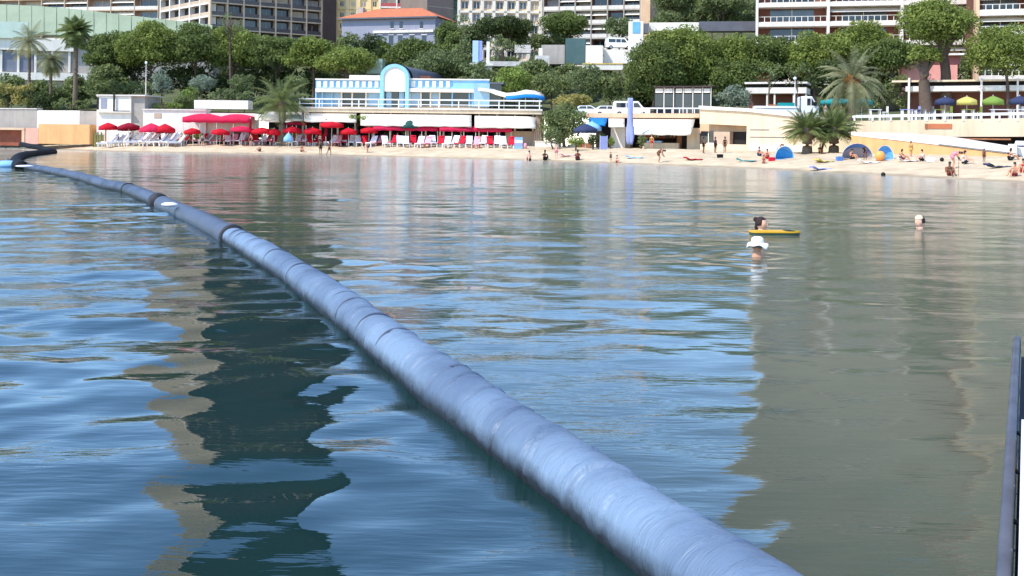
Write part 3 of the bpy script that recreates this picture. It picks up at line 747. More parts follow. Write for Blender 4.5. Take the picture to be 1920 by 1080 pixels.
# --- white apartments, centre
F = Fac(850, 226, 1016, 226); r_ = F.thing('apartment_building', 'white apartment block with cream fins and paired windows', 'building', 960, 80)
facade(r_, F, 860, 1013, 14, zpy(F, 960, -44), 2.75, 7, white, white, cream, glass, None, rec=0.5, fin=0.7, slab=0.5, winw=0.5, winh=(.28, .8), finout=0.0)
core(r_, F, 860, 1013, 10, zpy(F, 960, -44)-0.1, 0.92, 14, white)
F = Fac(1016, 222, 1218, 216); r_ = F.thing('apartment_building', 'grey apartment block with white balcony awnings', 'building', 1110, 80)
facade(r_, F, 1018, 1200, 12, zpy(F, 1110, -50), 3.05, 6, greywall, greywall, redbrown, glass, offwhite, rec=1.7, fin=0.25, slab=0.3, seed=9, awnm=awn, awnp=0.7)
s0, s1 = core(r_, F, 1018, 1200, 8, zpy(F, 1110, -50)-0.1, 2.12, 15, greywall)
MB().box(s1+0.2, s1+2.2, -0.3, 15, 8, zpy(F, 1110, -50)+0.6).build('end_wall', peach, r_, F.mw)

# --- big terraced apartments on the right
RZ = 104
FR = Fac(1417, 168, 1836, 160)
r_ = FR.thing('apartment_tower', 'tall terraced block with white slabs and red brown recessed walls', 'building', 1600, 120)
zs = zpy(FR, 1480, 46)
facade(r_, FR, 1419, 1833, zs-3.2*4, RZ, 3.2, 3, offwhite, offwhite, redbrown, glass, white, rec=2.2, fin=0.42, slab=0.7, seed=12, awnm=offwhite, awnp=0.55, winw=0.62, railopen=True, slabout=0.4, railh=1.35, upslab=False, clad=mat('tan_added_cladding', (158, 142, 118), 0.8, 0.12, 0.3, streak=0.12))
core(r_, FR, 1419, 1833, 6, RZ-0.1, 2.62, 20, redbrown)
FR2 = Fac(1832, 148, 2130, 142)
r_ = FR2.thing('apartment_tower', 'terraced block with peach pillars and white balcony fronts behind the thin-trunked pine', 'building', 1900, 120)
zs = zpy(FR2, 1880, 24)
facade(r_, FR2, 1832, 2128, zs-3.2*4, RZ-6, 3.2, 3, offwhite, peach, redbrown, glass, white, rec=2.2, fin=0.45, slab=0.8, seed=14, awnm=awn, awnp=0.8, railopen=True, slabout=0.4, railh=1.3, upslab=False, clad=mat('tan_added_cladding', (158, 142, 118), 0.8, 0.12, 0.3, streak=0.12))
core(r_, FR2, 1832, 2128, 6, RZ-6.1, 2.62, 20, redbrown)

# --- long pale green hall roof at the left
F = Fac(-60, 190, 400, 198)
r_ = F.thing('exhibition_hall', 'low hall with a long pale green curved roof and grey walls', 'building', 100, 150)
prof_t = [(-60, 4), (0, 8), (70, 11), (140, 17), (210, 25), (280, 33), (340, 40), (398, 47)]
n = len(prof_t); vs = []
for (px, py) in prof_t:
    s, z = F.pt(px, py, 9.0); vs.append((s, 9.0, z))
for (px, py) in prof_t:
    lo = 62 + 0.03*px; s, z = F.pt(px, lo, 0.0); vs.append((s, 0.0, z))
for i in range(n):
    s, _, z = vs[i]; vs.append((s, 24.0, z+1.2))
sh = MB().add(vs, [(n+i, n+i+1, i+1, i) for i in range(n-1)] + [(i, i+1, 2*n+i+1, 2*n+i) for i in range(n-1)]); 
o = sh.build('roof', roofgreen, r_, F.mw); md = o.modifiers.new('t', 'SOLIDIFY'); md.thickness = 0.25
for i in range(n-1):     # standing seams split the roof into panels
    for k in range(3):
        t = (k+0.5)/3; a_ = Vector(vs[n+i]).lerp(Vector(vs[n+i+1]), t); b_ = Vector(vs[i]).lerp(Vector(vs[i+1]), t)
        MB().tube([a_+Vector((0, 0, .06)), b_+Vector((0, 0, .06))], 0.07, 5).build('roof_seam', roofgreen, o, F.mw)
a, b, z0, z1 = F.rect(-60, 66, 398, 140, 0.6)
MB().box(a, b, 1.2, 20, 6, z1-1.4).build('wall', greywall, r_, F.mw)
F.part('white_band', white, r_, -58, 72, 140, 94, 0.3, 1.1); F.part('lower_band', white, r_, -58, 136, 200, 150, 0.2, 1.1)
F.part('glass_band', mat('pale_green_glass', (186, 198, 178), 0.2, 0.1, 0.3, spec=0.6), r_, -58, 40, 52, 71, -0.3, 0.25)
for px in (-30, 2, 34, 66, 98, 130): F.part('pier', white, r_, px-2, 94.5, px+2, 135.6, 0.6, 1.15)
F.part('loading_panel', mat('blue_grey_panel', (120, 122, 132), 0.7, 0.1, 0.5), r_, 4, 97, 62, 134, 0.9, 1.17)

# --- sea walls at the left
F = Fac(-140, 153, 182, 147); 
r_ = F.thing('sea_wall', 'long sea wall, tree shade painted grey at one end and white by the red parasols', 'wall', 60, 262)
F.part('wall_panel', greywall, r_, -140, 204, 68, 246, 0, 1.2); F.part('wall_panel', white, r_, 68.4, 207, 149, 262, 0.05, 1.2); F.part('wall_panel', greywall, r_, 149.4, 208, 181, 262, 0.1, 1.2)  # first grey panel paints the tree shadow on that end of the wall
F.part('coping', offwhite, r_, -140, 202.3, 68.5, 203.9, -0.12, 1.3)
F = Fac(-140, 150, 182, 144.5)
r_ = F.thing('low_wall', 'low peach beach wall with a brown niche', 'wall', 60, 262)
F.part('wall_panel', orange_wall, r_, 72, 233, 168, 270, 0, 1.6); F.part('wall_panel', mat('salmon_render', (214, 164, 140), 0.85, 0.1, 0.5), r_, 46, 240, 71.5, 270, 0.05, 1.6)
F.part('lintel', peach, r_, -140, 238.5, 45.5, 242.5, -0.1, 1.6); F.part('niche_back', mat('rust_niche', (150, 84, 62), 0.85, 0.2, 0.8), r_, -140, 243, 45.5, 272, 1.0, 1.5); F.part('pier', peach, r_, 40.5, 243, 45.5, 272, -0.05, 0.95)
F.part('pier', peach, r_, -60, 243, -54, 272, -0.05, 0.95)

# --- white kiosks and terrace walls above the red parasols
F = Fac(180, 145.5, 345, 144)
r_ = F.thing('white_kiosk', 'white flat kiosk with grey door and grey side beside the sea wall', 'kiosk', 215, 262)
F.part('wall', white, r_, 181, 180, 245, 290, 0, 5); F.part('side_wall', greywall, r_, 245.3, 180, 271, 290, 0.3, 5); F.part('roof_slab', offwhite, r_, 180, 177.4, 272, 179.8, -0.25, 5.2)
F.part('door', lavgrey, r_, 189, 184, 200, 204, -0.06, -0.005); F.part('opening', darkint, r_, 181.5, 182, 185, 205, -0.05, -0.004)
F.part('ledge', offwhite, r_, 181, 209, 245, 211, -0.5, -0.006)
F.part('frame_post', blackm, r_, 212, 176, 214.5, 211, -0.35, -0.2); F.part('frame_beam', blackm, r_, 214.6, 207.5, 243, 209, -0.35, -0.2)
F = Fac(268, 143.5, 480, 142)
r_ = F.thing('terrace_wall', 'white terrace wall behind the big red awnings', 'wall', 330, 270)
F.part('wall', white, r_, 268, 207, 386, 292, 0, 1.5); F.part('coping', offwhite, r_, 267, 204.5, 387, 206.8, -0.2, 1.6)
F.part('niche', tancloth, r_, 289, 212, 303, 222, -0.04, -0.004); F.part('upper_wall', white, r_, 364, 188, 465, 204.3, 2.2, 4.2); F.part('bay_wall', white, r_, 386.5, 212, 480, 292, 0.5, 1.7)

# --- long beach restaurant under the promenade
YC = 141
FC = Fac(470, YC, 1018, YC-3)
r_ = FC.thing('beach_restaurant', 'long beach restaurant terrace with white railing and white awnings', 'restaurant', 800, 270)
zd = zpy(FC, 790, 204)
sL, sR = FC.pt(562, 206)[0], FC.pt(1016, 206)[0]; sL0 = FC.pt(474, 230)[0]
MB().box(sL, sR, -0.6, 16, zd-0.62, zd).build('deck_slab', cream, r_, FC.mw)
MB().box(sL-0.1, sR+0.1, -0.75, -0.604, zd-0.12, zd+0.1).build('slab_lip', offwhite, r_, FC.mw)
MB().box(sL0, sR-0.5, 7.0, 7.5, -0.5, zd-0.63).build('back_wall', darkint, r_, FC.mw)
MB().box(sL0, sL-0.05, 5.0, 6.9, zd-2.0, zd-0.5).build('side_beam', offwhite, r_, FC.mw)
MB().box(sR-0.45, sR, 0.0, 7.5, -0.5, zd-0.63).build('end_wall', tancloth, r_, FC.mw)
a, b, z0, z1 = FC.rect(947, 246, 1004, 285, -0.2)
MB().box(a, sR-0.5, 0.1, 0.45, -0.5, z1).build('side_screen', tancloth, r_, FC.mw)
nP = 14
for i in range(nP):
    s = sL + 0.4 + (sR-sL-1.6)*i/(nP-1)
    MB().box(s-0.12, s+0.12, 0.2, 0.44, -0.5, zd-0.63).build('pillar', offwhite, r_, FC.mw)
nP = 13
for i in range(nP):
    s = sL + 0.1 + (sR-sL-0.4)*i/(nP-1)
    MB().box(s-0.07, s+0.07, -0.5, -0.36, zd+0.002, zd+1.12).build('rail_post', metalw, r_, FC.mw)
MB().box(sL, sR, -0.53, -0.33, zd+1.122, zd+1.30).build('top_rail', metalw, r_, FC.mw)
MB().box(sL, sR, -0.48, -0.40, zd+0.50, zd+0.62).build('mid_rail', metalw, r_, FC.mw)
def awning(root, F, x0, x1, ytop, ybot, m, out=1.8, d0=-0.62, skew=0, name='awning', val=0.25):
    a, zt = F.pt(x0, ytop, d0); b, _ = F.pt(x1, ytop, d0); a2, zb = F.pt(x0, ybot, d0-out); b2, _ = F.pt(x1+skew, ybot, d0-out)
    mb = MB(); n = max(4, int((b-a)/0.9))
    for i in range(n+1):
        t = i/n; sg = 0.06*math.sin(t*n*math.pi)
        mb.v += [(a+(b-a)*t, d0, zt), (a+(a2-a)*0.5+((b+b2)/2-(a+a2)/2)*t, d0-out*0.5, (zt+zb)/2-0.08+sg*0.4), (a2+(b2-a2)*t, d0-out, zb+val+sg*0.5), (a2+(b2-a2)*t, d0-out-0.02, zb+0.05*math.cos(i*2.4))]
    for i in range(n):
        for k in range(3): mb.f.append((4*i+k, 4*i+k+1, 4*i+4+k+1, 4*i+4+k))
    o = mb.build(name, m, root, F.mw, True); md = o.modifiers.new('t', 'SOLIDIFY'); md.thickness = 0.03
    fr = MB().tube([(a+0.1, d0+0.05, zt-0.25), (a2+0.1, d0-out+0.05, zb+val-0.08)], 0.035, 6).tube([(b-0.1, d0+0.05, zt-0.25), (b2-0.1, d0-out+0.05, zb+val-0.08)], 0.035, 6)
    fr.build('awning_arms', greymetal, o, F.mw); return o
for x0, x1, y0, y1 in ((572, 668, 212, 229), (676, 884, 213.5, 236), (890, 1004, 217, 240)):
    awning(r_, FC, x0, x1, y0, y1, awn)
awning(r_, FC, 478, 568, 214, 226, awn, 1.5)
# soft white curtain tied at the end of the restaurant
mb = MB(); base = FC.pt(1008, 262, -0.9)
for j in range(12):
    t = j/11; w = 0.28+0.55*t*t; z = zd-0.7-(zd-0.7-1.0)*t
    for i in range(17):
        u = i/16-0.5; mb.v.append((base[0]+u*2*w, -0.9+0.10*math.sin(u*22+t*2), z))
for j in range(11):
    for i in range(16): mb.f.append((j*17+i, j*17+i+1, (j+1)*17+i+1, (j+1)*17+i))
o = mb.build('curtain', tancloth, r_, FC.mw, True); o.modifiers.new('t', 'SOLIDIFY').thickness = 0.02; o['label'] = 'gathered pale curtain at the end of the restaurant'

# --- blue and white pavilion with arch
FP = Fac(592, 150, 940, 149)
r_ = FP.thing('pavilion', 'sky blue and white pavilion with a tall round arch', 'pavilion', 760, 204)
wall_d = 0.0
a, b, z0, z1 = FP.rect(592, 149, 916, 200); zbot = zd-0.3
MB().box(a, b, 1.2, 12, zbot, z1-0.3).build('back_wall', white, r_, FP.mw)
zb1 = zpy(FP, 750, 166)
for x0, x1 in ((592, 714), (768, 917)):
    FP.part('parapet', skyblue, r_, x0, 150.5, x1, 166, 0.0, 0.5); FP.part('fascia', white, r_, x0-1, 166.2, x1+1, 173, -0.5, 1.1); FP.part('coping', white, r_, x0-1, 147.6, x1+1, 150.2, -0.2, 0.7)
for px in list(range(598, 712, 12)) + list(range(775, 842, 13)):
    t = FP.part('parapet_block', white, r_, px-3.6, 151.5, px+3.6, 164, -0.1, -0.004)
    FP.part('blue_inset', mat('deep_sky_blue', (96, 158, 212), 0.6, 0.08), r_, px+4.2, 153, px+8.2, 161.5, -0.06, -0.003)
xs_ = [592, 604, 622, 640, 660, 686, 714]; 
for i, (x0, x1) in enumerate(zip(xs_, xs_[1:])):
    FP.part('mullion', skyblue if i < 3 else white, r_, x0-1.2, 173.2, x0+1.2, 200, 0.2, 1.1); w = FP.part('window_pane', (blueglass, blueglass, blueglass, glass, glass, blueglass)[i], r_, x0+1.4, 174, x1-1.4, 199, 0.7, 0.76)
    FP.part('window_bar', white, w, x0+1.4, 186, x1-1.4, 187.2, 0.6, 0.697)
xs_ = [768, 789, 807, 824, 848, 880, 886, 916]
for i, (x0, x1) in enumerate(zip(xs_, xs_[1:])):
    FP.part('mullion', white if i < 4 else skyblue, r_, x0-1.3, 173.2, x0+1.3, 200, 0.2, 1.1); w = FP.part('window_pane', (blueglass, glass, blueglass, glass, glass, blueglass, blueglass)[i], r_, x0+1.5, 174, x1-1.5, 199, 0.7, 0.76)
    if x1-x0 > 12: FP.part('window_bar', white, w, x0+1.5, 186, x1-1.5, 187.2, 0.6, 0.697)
# arch
ca, zsp = FP.pt(741, 146); Ro = (FP.pt(768, 146)[0]-FP.pt(714, 146)[0])/2; ztop = zpy(FP, 741, 120.5); ry = ztop - zsp
def archpoly(r1, r2, z0, n=20): return [(ca-r1, z0)] + [(ca-r1*math.cos(math.pi*i/n), zsp+r2*math.sin(math.pi*i/n)) for i in range(n+1)] + [(ca+r1, z0)]
out = archpoly(Ro, ry, zbot); inn = archpoly(Ro*0.74, ry*0.76, zbot)
m_ = MB(); n = len(out)
for y_ in (-0.7, 0.9):
    m_.v += [(x, y_, z) for x, z in out] + [(x, y_, z) for x, z in inn]
for i in range(n-1):
    m_.f += [(i, i+1, n+i+1, n+i), (2*n+i+1, 2*n+i, 3*n+i, 3*n+i+1), (i+1, i, 2*n+i, 2*n+i+1), (n+i, n+i+1, 3*n+i+1, 3*n+i)]
m_.build('arch_surround', skyblue, r_, FP.mw)
MB().prism(archpoly(Ro*0.735, ry*0.755, zpy(FP, 741, 172)), -0.55, 0.5).build('arch_panel', white, r_, FP.mw)
FP.part('door', glass, r_, 735, 172.5, 747, 200, 0.3, 0.4); FP.part('door_leaf', blueglass, r_, 724, 172.5, 734, 200, 0.3, 0.4); FP.part('door_leaf', blueglass, r_, 748, 172.5, 757, 200, 0.3, 0.4)
# barrel vault running back from the arch
bv = MB(); n = 16
for y_ in (0.92, 17.0):
    bv.v += [(ca+0.4-Ro*0.98*math.cos(math.pi*i/n) + (y_-0.9)*0.2, y_, zsp+ry*0.97*math.sin(math.pi*i/n)) for i in range(n+1)]
bv.f = [(i, i+1, n+1+i+1, n+1+i) for i in range(n)] + [tuple(range(n+1, 2*n+2))]
bv.build('barrel_roof', slate, r_, FP.mw, True)
FP.part('roof_side', redbrown, r_, 768, 142, 806, 150, 4.0, 14)
FP.part('roof_tank', mat('sage_cladding', (140, 158, 138), 0.7, 0.1, 0.5), r_, 688, 110, 717, 138, 14, 17); FP.part('roof_parapet', offwhite, r_, 655, 141, 712, 148, 6, 9)
FP.part('annexe', blueglass, r_, 888, 156, 918, 200, -0.9, -0.1); FP.part('annexe_wing', glass, r_, 918.5, 158, 940, 200, 0.2, 6)
FP.part('annexe_roof', slate, r_, 917, 154, 944, 157.5, -0.2, 7)
# rolling white and blue canopy right of the pavilion
r2 = FP.thing('wave_canopy', 'wavy white canopy with blue edge on the terrace end', 'canopy', 960, 204)
mb = MB(); pts = [(896, 167), (915, 169), (930, 175), (948, 180), (966, 179), (985, 174), (1003, 176), (1019, 183)]
for px, py in pts:
    s, z = FP.pt(px, py, -1.6); mb.v += [(s, -1.6, z-0.25), (s, -0.4, z+0.45), (s, 2.0, z+0.35)]
for i in range(len(pts)-1):
    for k in range(2): mb.f.append((3*i+k, 3*i+k+1, 3*i+4+k, 3*i+3+k))
o = mb.build('canopy_sheet', awn, r2, FP.mw, True); o.modifiers.new('t', 'SOLIDIFY').thickness = 0.06
mb = MB(); pts = [(948, 183), (966, 182), (985, 179.5), (1003, 180), (1021, 184.5)]
for px, py in pts:
    s, z = FP.pt(px, py, -1.8); mb.v += [(s, -1.8, z-0.32), (s, -1.65, z+0.25)]
for i in range(len(pts)-1): mb.f.append((2*i, 2*i+1, 2*i+3, 2*i+2))
o = mb.build('blue_edge', awnblue, r2, FP.mw, True); o.modifiers.new('t', 'SOLIDIFY').thickness = 0.05
for px in (900, 945, 985, 1012): s = FP.pt(px, 190, 0.8)[0]; MB().box(s-0.06, s+0.06, 0.7, 0.82, zd, zpy(FP, px, 176)+0.3).build('canopy_post', metalw, r2, FP.mw)

# --- second restaurant block with big white awning
FD = Fac(1098, 128, 1318, 123)
r_ = FD.thing('beach_kiosk', 'cream beach kiosk with a long white awning over its dark counter', 'kiosk', 1220, 286)
a, b, _, _ = FD.rect(1098, 200, 1312, 290); zt = zpy(FD, 1200, 212.5); zq = zpy(FD, 1200, 221)
MB().box(a, b, -0.3, 14, zq, zt).build('deck_slab', peach, r_, FD.mw)
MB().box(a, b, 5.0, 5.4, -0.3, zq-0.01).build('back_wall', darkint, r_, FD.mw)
FD.part('counter', cream, r_, 1205, 268, 1272, 292, -0.6, 0.2); FD.part('counter_top', blueglass, r_, 1212, 264, 1240, 267.5, -0.8, 0.3)
FD.part('side_wall', cream, r_, 1288, 240, 1312, 292, 0.05, 4.8); FD.part('door_panel', wood, r_, 1269, 240, 1278, 283, 0.9, 1.0); FD.part('door_dark', darkint, r_, 1278.5, 244, 1287.5, 284, 0.9, 1.0)
FD.part('white_wall', white, r_, 1145, 238, 1172, 292, 0.4, 4.6); FD.part('shelf', wood, r_, 1206, 257, 1266, 259, 3.0, 3.6)
for i in range(10):
    px = 1208+i*6; FD.part('shelf_item', (redc, wood, awnblue, yellowc, offwhite)[i % 5], r_, px, 250+(i*7) % 4, px+3.5, 256.6, 3.1, 3.5)
awning(r_, FD, 1187, 1303, 223, 253, awn, 2.4, -0.35, skew=-8); awning(r_, FD, 1141, 1171, 222, 239, awn, 1.6, -0.35); awning(r_, FD, 1104, 1139, 221, 236, awnblue, 1.6, -0.35, skew=-4)
n = 9
for i in range(n):
    px = 1190+i*14; FD.part('rail_post', metalw, r_, px-0.8, 204.5, px+0.8, 212.4, -0.15, 0.0)
FD.part('top_rail', metalw, r_, 1186, 201.8, 1312, 204.2, -0.2, 0.05)

# --- cream wall with ramp parapet going down to the right
FE = Fac(1308, 121, 1605, 108)
r_ = FE.thing('ramp_wall', 'cream promenade wall with sloping white parapet and dark opening', 'wall', 1450, 290)
def fpoly(F, pts, d): return [F.pt(px, py, d) for px, py in pts]
MB().prism(fpoly(FE, [(1312, 222), (1312, 205), (1400, 210), (1500, 221), (1604, 246), (1604, 300), (1400, 300), (1400, 236), (1312, 232)], 0), 0, 1.0).build('wall', cream, r_, FE.mw)
MB().prism(fpoly(FE, [(1310, 204.6), (1310, 198), (1400, 203), (1500, 211), (1606, 236), (1606, 245.5), (1500, 220.4), (1400, 209.5)], -0.25), -0.25, 1.3).build('parapet', offwhite, r_, FE.mw)
FE.part('soffit', peach, r_, 1312.5, 232, 1399.6, 250, 1.8, 2.2); FE.part('pillar', tancloth, r_, 1338, 247, 1368, 296, 0.6, 1.7)
FE.part('window', glass, r_, 1314, 246, 1327, 268, 1.4, 1.5); FE.part('window', glass, r_, 1328.5, 246, 1338, 268, 1.4, 1.5); FE.part('dark_bay', darkint, r_, 1366, 247, 1399, 271, 1.4, 1.5)
FE.part('low_wall', cream, r_, 1312.5, 270.5, 1399.5, 300, 0.3, 1.3)
for y_, x1 in ((243.5, 1442), (257.5, 1510)): FE.part('groove', slate, r_, 1406, y_-0.8, x1, y_+0.8, -0.03, -0.004)
FE.part('plinth_step', offwhite, r_, 1404, 272, 1516, 300, -0.35, -0.01)

# --- right promenade wall, railing and lower ramp
FG = Fac(1596, 107, 2060, 95)
r_ = FG.thing('promenade_wall', 'pale promenade wall with white railing and a brown plaque', 'wall', 1750, 270)
zt = zpy(FG, 1760, 226); a = FG.pt(1598, 226)[0]; b = FG.pt(2060, 226)[0]
MB().prism(fpoly(FG, [(1598, 227), (2060, 219), (2060, 256), (1760, 256.5), (1598, 262)], 0), 0, 0.8).build('wall', cream, r_, FG.mw)
MB().box(a, b, 0.85, 14, zt-0.7, zt-0.3).build('terrace_floor', paving, r_, FG.mw)
o = FG.part('plaque', mat('terracotta_plaque', (190, 112, 74), 0.8, 0.12, 1.5), r_, 1735, 232, 1785, 241.5, -0.06, -0.004); FG.part('plaque_end', wood, o, 1734, 231.8, 1739, 241.8, -0.09, -0.062)
MB().prism(fpoly(FG, [(1598, 216), (2060, 208), (2060, 213), (1598, 221)], -0.1), -0.1, 0.1).build('top_rail', metalw, r_, FG.mw)
for px in range(1602, 2050, 34): FG.part('rail_post', metalw, r_, px-1.6, 216, px+1.6, 227, -0.08, 0.08)
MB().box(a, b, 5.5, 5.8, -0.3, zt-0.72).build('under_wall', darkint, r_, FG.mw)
FH = Fac(1592, 101, 1925, 92)
r_ = FH.thing('beach_ramp', 'white edged concrete ramp sloping down to the sand below the promenade', 'ramp', 1750, 300)
MB().prism(fpoly(FH, [(1596, 247), (1700, 250), (1780, 257), (1905, 277), (1905, 290), (1760, 272), (1596, 253.6)], 0), -0.05, 3.2).build('ramp_parapet', offwhite, r_, FH.mw)
MB().prism(fpoly(FH, [(1596, 254.4), (1760, 272.8), (1905, 290.8), (1905, 320), (1596, 320)], 0), 0.0, 0.5).build('ramp_wall', orange_wall, r_, FH.mw)
MB().prism(fpoly(FH, [(1760, 270), (1905, 287.4), (1905, 288.6), (1760, 271.2)], -0.12), -0.12, -0.052).build('handrail', slate, r_, FH.mw)
FH.part('end_pier', offwhite, r_, 1890, 270, 1906, 320, -0.1, 0.6)
FH.part('cross_beam', wood, r_, 1760, 259, 1895, 262, 3.4, 3.6)
r_ = FH.thing('parked_boat', 'white boat hull stored under the promenade behind the ramp', 'boat', 1912, 292)
mb = MB(); h0, zz = FH.pt(1902, 282, 2.5); 
hull = [(-0.2, 0.0), (0.1, 0.9), (3.6, 0.85), (3.4, -0.1), (2.8, -0.6), (0.5, -0.6)]
mb.prism([(h0+x, zz+z) for x, z in hull], 2.5, 3.4).build('hull', metalw, r_, FH.mw)
MB().box(h0+0.3, h0+3.2, 2.46, 2.497, zz+0.35, zz+0.48).build('rubbing_strake', navy, r_, FH.mw)
MB().prism([(h0+0.8, zz+0.9), (h0+1.2, zz+1.4), (h0+2.6, zz+1.4), (h0+3.0, zz+0.9)], 2.7, 3.2).build('windscreen', glass, r_, FH.mw)

# --- terrace restaurant behind the right promenade
FI = Fac(1396, 133, 1606, 128)
r_ = FI.thing('terrace_bar', 'low white flat-roofed bar with dark interior behind the parked truck', 'bar', 1450, 215)
FI.part('roof_edge', offwhite, r_, 1398, 164, 1512, 175, 0, 6); FI.part('upper_roof', offwhite, r_, 1396, 153.5, 1514, 157, -0.3, 6); FI.part('dark_gap', darkint, r_, 1400, 157.3, 1510, 163.7, 0.6, 5)
FI.part('back_wall', redbrown, r_, 1400, 175.5, 1512, 222, 3, 3.4)
for px in (1402, 1438, 1452, 1488, 1511): FI.part('post', offwhite, r_, px-1.6, 175.3, px+1.6, 222, 0.2, 0.6)
FJ = Fac(1640, 118, 2060, 108)
r_ = FJ.thing('terrace_restaurant', 'long low white restaurant roof over red brown rooms behind the pines', 'restaurant', 1800, 215)
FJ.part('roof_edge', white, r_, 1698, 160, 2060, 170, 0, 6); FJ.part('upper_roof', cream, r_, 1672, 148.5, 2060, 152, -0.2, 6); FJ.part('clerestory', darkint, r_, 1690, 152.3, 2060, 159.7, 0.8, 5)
FJ.part('back_wall', redbrown, r_, 1700, 170.4, 2060, 222, 3.2, 3.6)
for px in (1704, 1840, 1908, 1990): FJ.part('post', offwhite, r_, px-2, 146, px+2, 222, -0.5, -0.24)
F = Fac(1660, 140, 1850, 136)
r_ = F.thing('house', 'pink house with a rounded salmon wall behind the tall pines', 'house', 1750, 180)
F.part('wall', mat('salmon_pink_render', (222, 150, 136), 0.85, 0.1, 0.4, streak=0.12), r_, 1690, 122, 1795, 180, 0, 8); F.part('upper_wall', mat('dusty_rose_render', (150, 96, 92), 0.85, 0.1, 0.4, streak=0.12), r_, 1700, 104, 1800, 121.6, 0.8, 8); F.part('roof', offwhite, r_, 1696, 100, 1830, 103.6, -0.2, 8.4)
for px in (1712, 1745, 1770): F.part('window', glass, r_, px-5, 107, px+5, 118, 0.72, 0.797)
F = Fac(1400, 150, 1480, 150)
r_ = F.thing('house', 'small house with an orange gable roof behind the silver shrub', 'house', 1435, 180)
a, b, z0, z1 = F.rect(1412, 148, 1442, 190)
MB().box(a, b, 0, 5, z0-4, z1).build('wall', peach, r_, F.mw)
MB().prism([(a-0.3, z1+0.003), (b+0.3, z1+0.003), ((a+b)/2+0.6, z1+1.3)], -0.3, 5.3).build('roof', terracotta, r_, F.mw)

# --- white ramps, walls and sign tower up the hillside in the centre
F = Fac(1030, 172, 1320, 168)
r_ = F.thing('parking_ramp', 'white stepped parking ramp walls up the hillside', 'wall', 1120, 130)
F.part('wall', white, r_, 1098, 85, 1130, 122, 0, 3); F.part('ramp_wall', white, r_, 1092, 121, 1168, 131, -2, -0.5); F.part('upper_wall', white, r_, 1130.5, 93, 1186, 119, 1.5, 5)
F.part('yellow_kerb', mat('yellow_road_paint', (214, 176, 70), 0.8, 0.15, 1.0), r_, 1092, 118.6, 1168, 120.6, -2.1, -0.4); F.part('pillar', white, r_, 1178, 40, 1206, 112, 3, 6)
F.part('window', mat('sky_blue_glass', (110, 168, 226), 0.2, 0.1), r_, 1186, 41, 1200, 62, 2.9, 2.996); F.part('dark_window', slate, r_, 1206.5, 44, 1216, 62, 3.1, 5)
F.part('long_wall', white, r_, 1217, 42, 1310, 58, 5, 8); F.part('dark_gate', mat('dark_green_gate', (74, 98, 96), 0.7, 0.15, 0.5), r_, 1060, 72, 1097, 120, 1, 3); F.part('grey_wall', greywall, r_, 1015, 84, 1059, 120, 1.4, 3)
F.part('dark_roof', slate, r_, 1311, 40, 1420, 58, 8, 11)
F = Fac(860, 170, 1060, 170)
r_ = F.thing('retaining_wall', 'pale stone retaining walls among the shrubs below the white block', 'wall', 960, 120)
F.part('wall', rockm, r_, 898, 115, 1000, 124, 0, 2); F.part('wall_step', rockm, r_, 965, 84, 995, 99, 4, 6); F.part('pier', white, r_, 1010, 90, 1017, 122, 1, 2); F.part('stone_block', rockm, r_, 1003, 104, 1030, 130, -1, 0.8)
F = Fac(880, 166, 930, 166)
r_ = F.thing('sign_tower', 'pale blue upright sign column beside a white pillar', 'sign', 895, 118)
F.part('panel', mat('pale_blue_panel', (176, 200, 232), 0.5, 0.06, 0.5), r_, 886, 76, 897, 118, 0, 0.8); F.part('panel_edge', lilac, r_, 897.2, 76.5, 904, 118, 0.1, 0.9); F.part('pillar', white, r_, 912, 78, 918, 122, 0.2, 0.8); F.part('plinth', white, r_, 880, 118.3, 925, 123, -0.4, 1.4)
F.part('footing', greywall, r_, 884, 123.2, 922, 160, -0.2, 1.2)
F = Fac(1220, 140, 1330, 137)
r_ = F.thing('glass_shelter', 'dark glazed shelter with white frames under the big pine', 'shelter', 1270, 205)
for x0, x1 in ((1228, 1244), (1245.5, 1262), (1266, 1280), (1282, 1298), (1300, 1316), (1318, 1332)):
    w = F.part('glass_panel', glass, r_, x0, 176, x1, 212, 0, 0.08)
    F.part('transom', white, w, x0+1, 166, x1-1, 174, -0.02, 0.08); F.part('post', white, r_, x1+0.2, 164, x1+1.6, 212, -0.1, 0.15)
F.part('roof', brownw, r_, 1226, 161, 1336, 164, -0.4, 4); F.part('back_wall', darkint, r_, 1226, 166, 1334, 214, 3.4, 3.9)
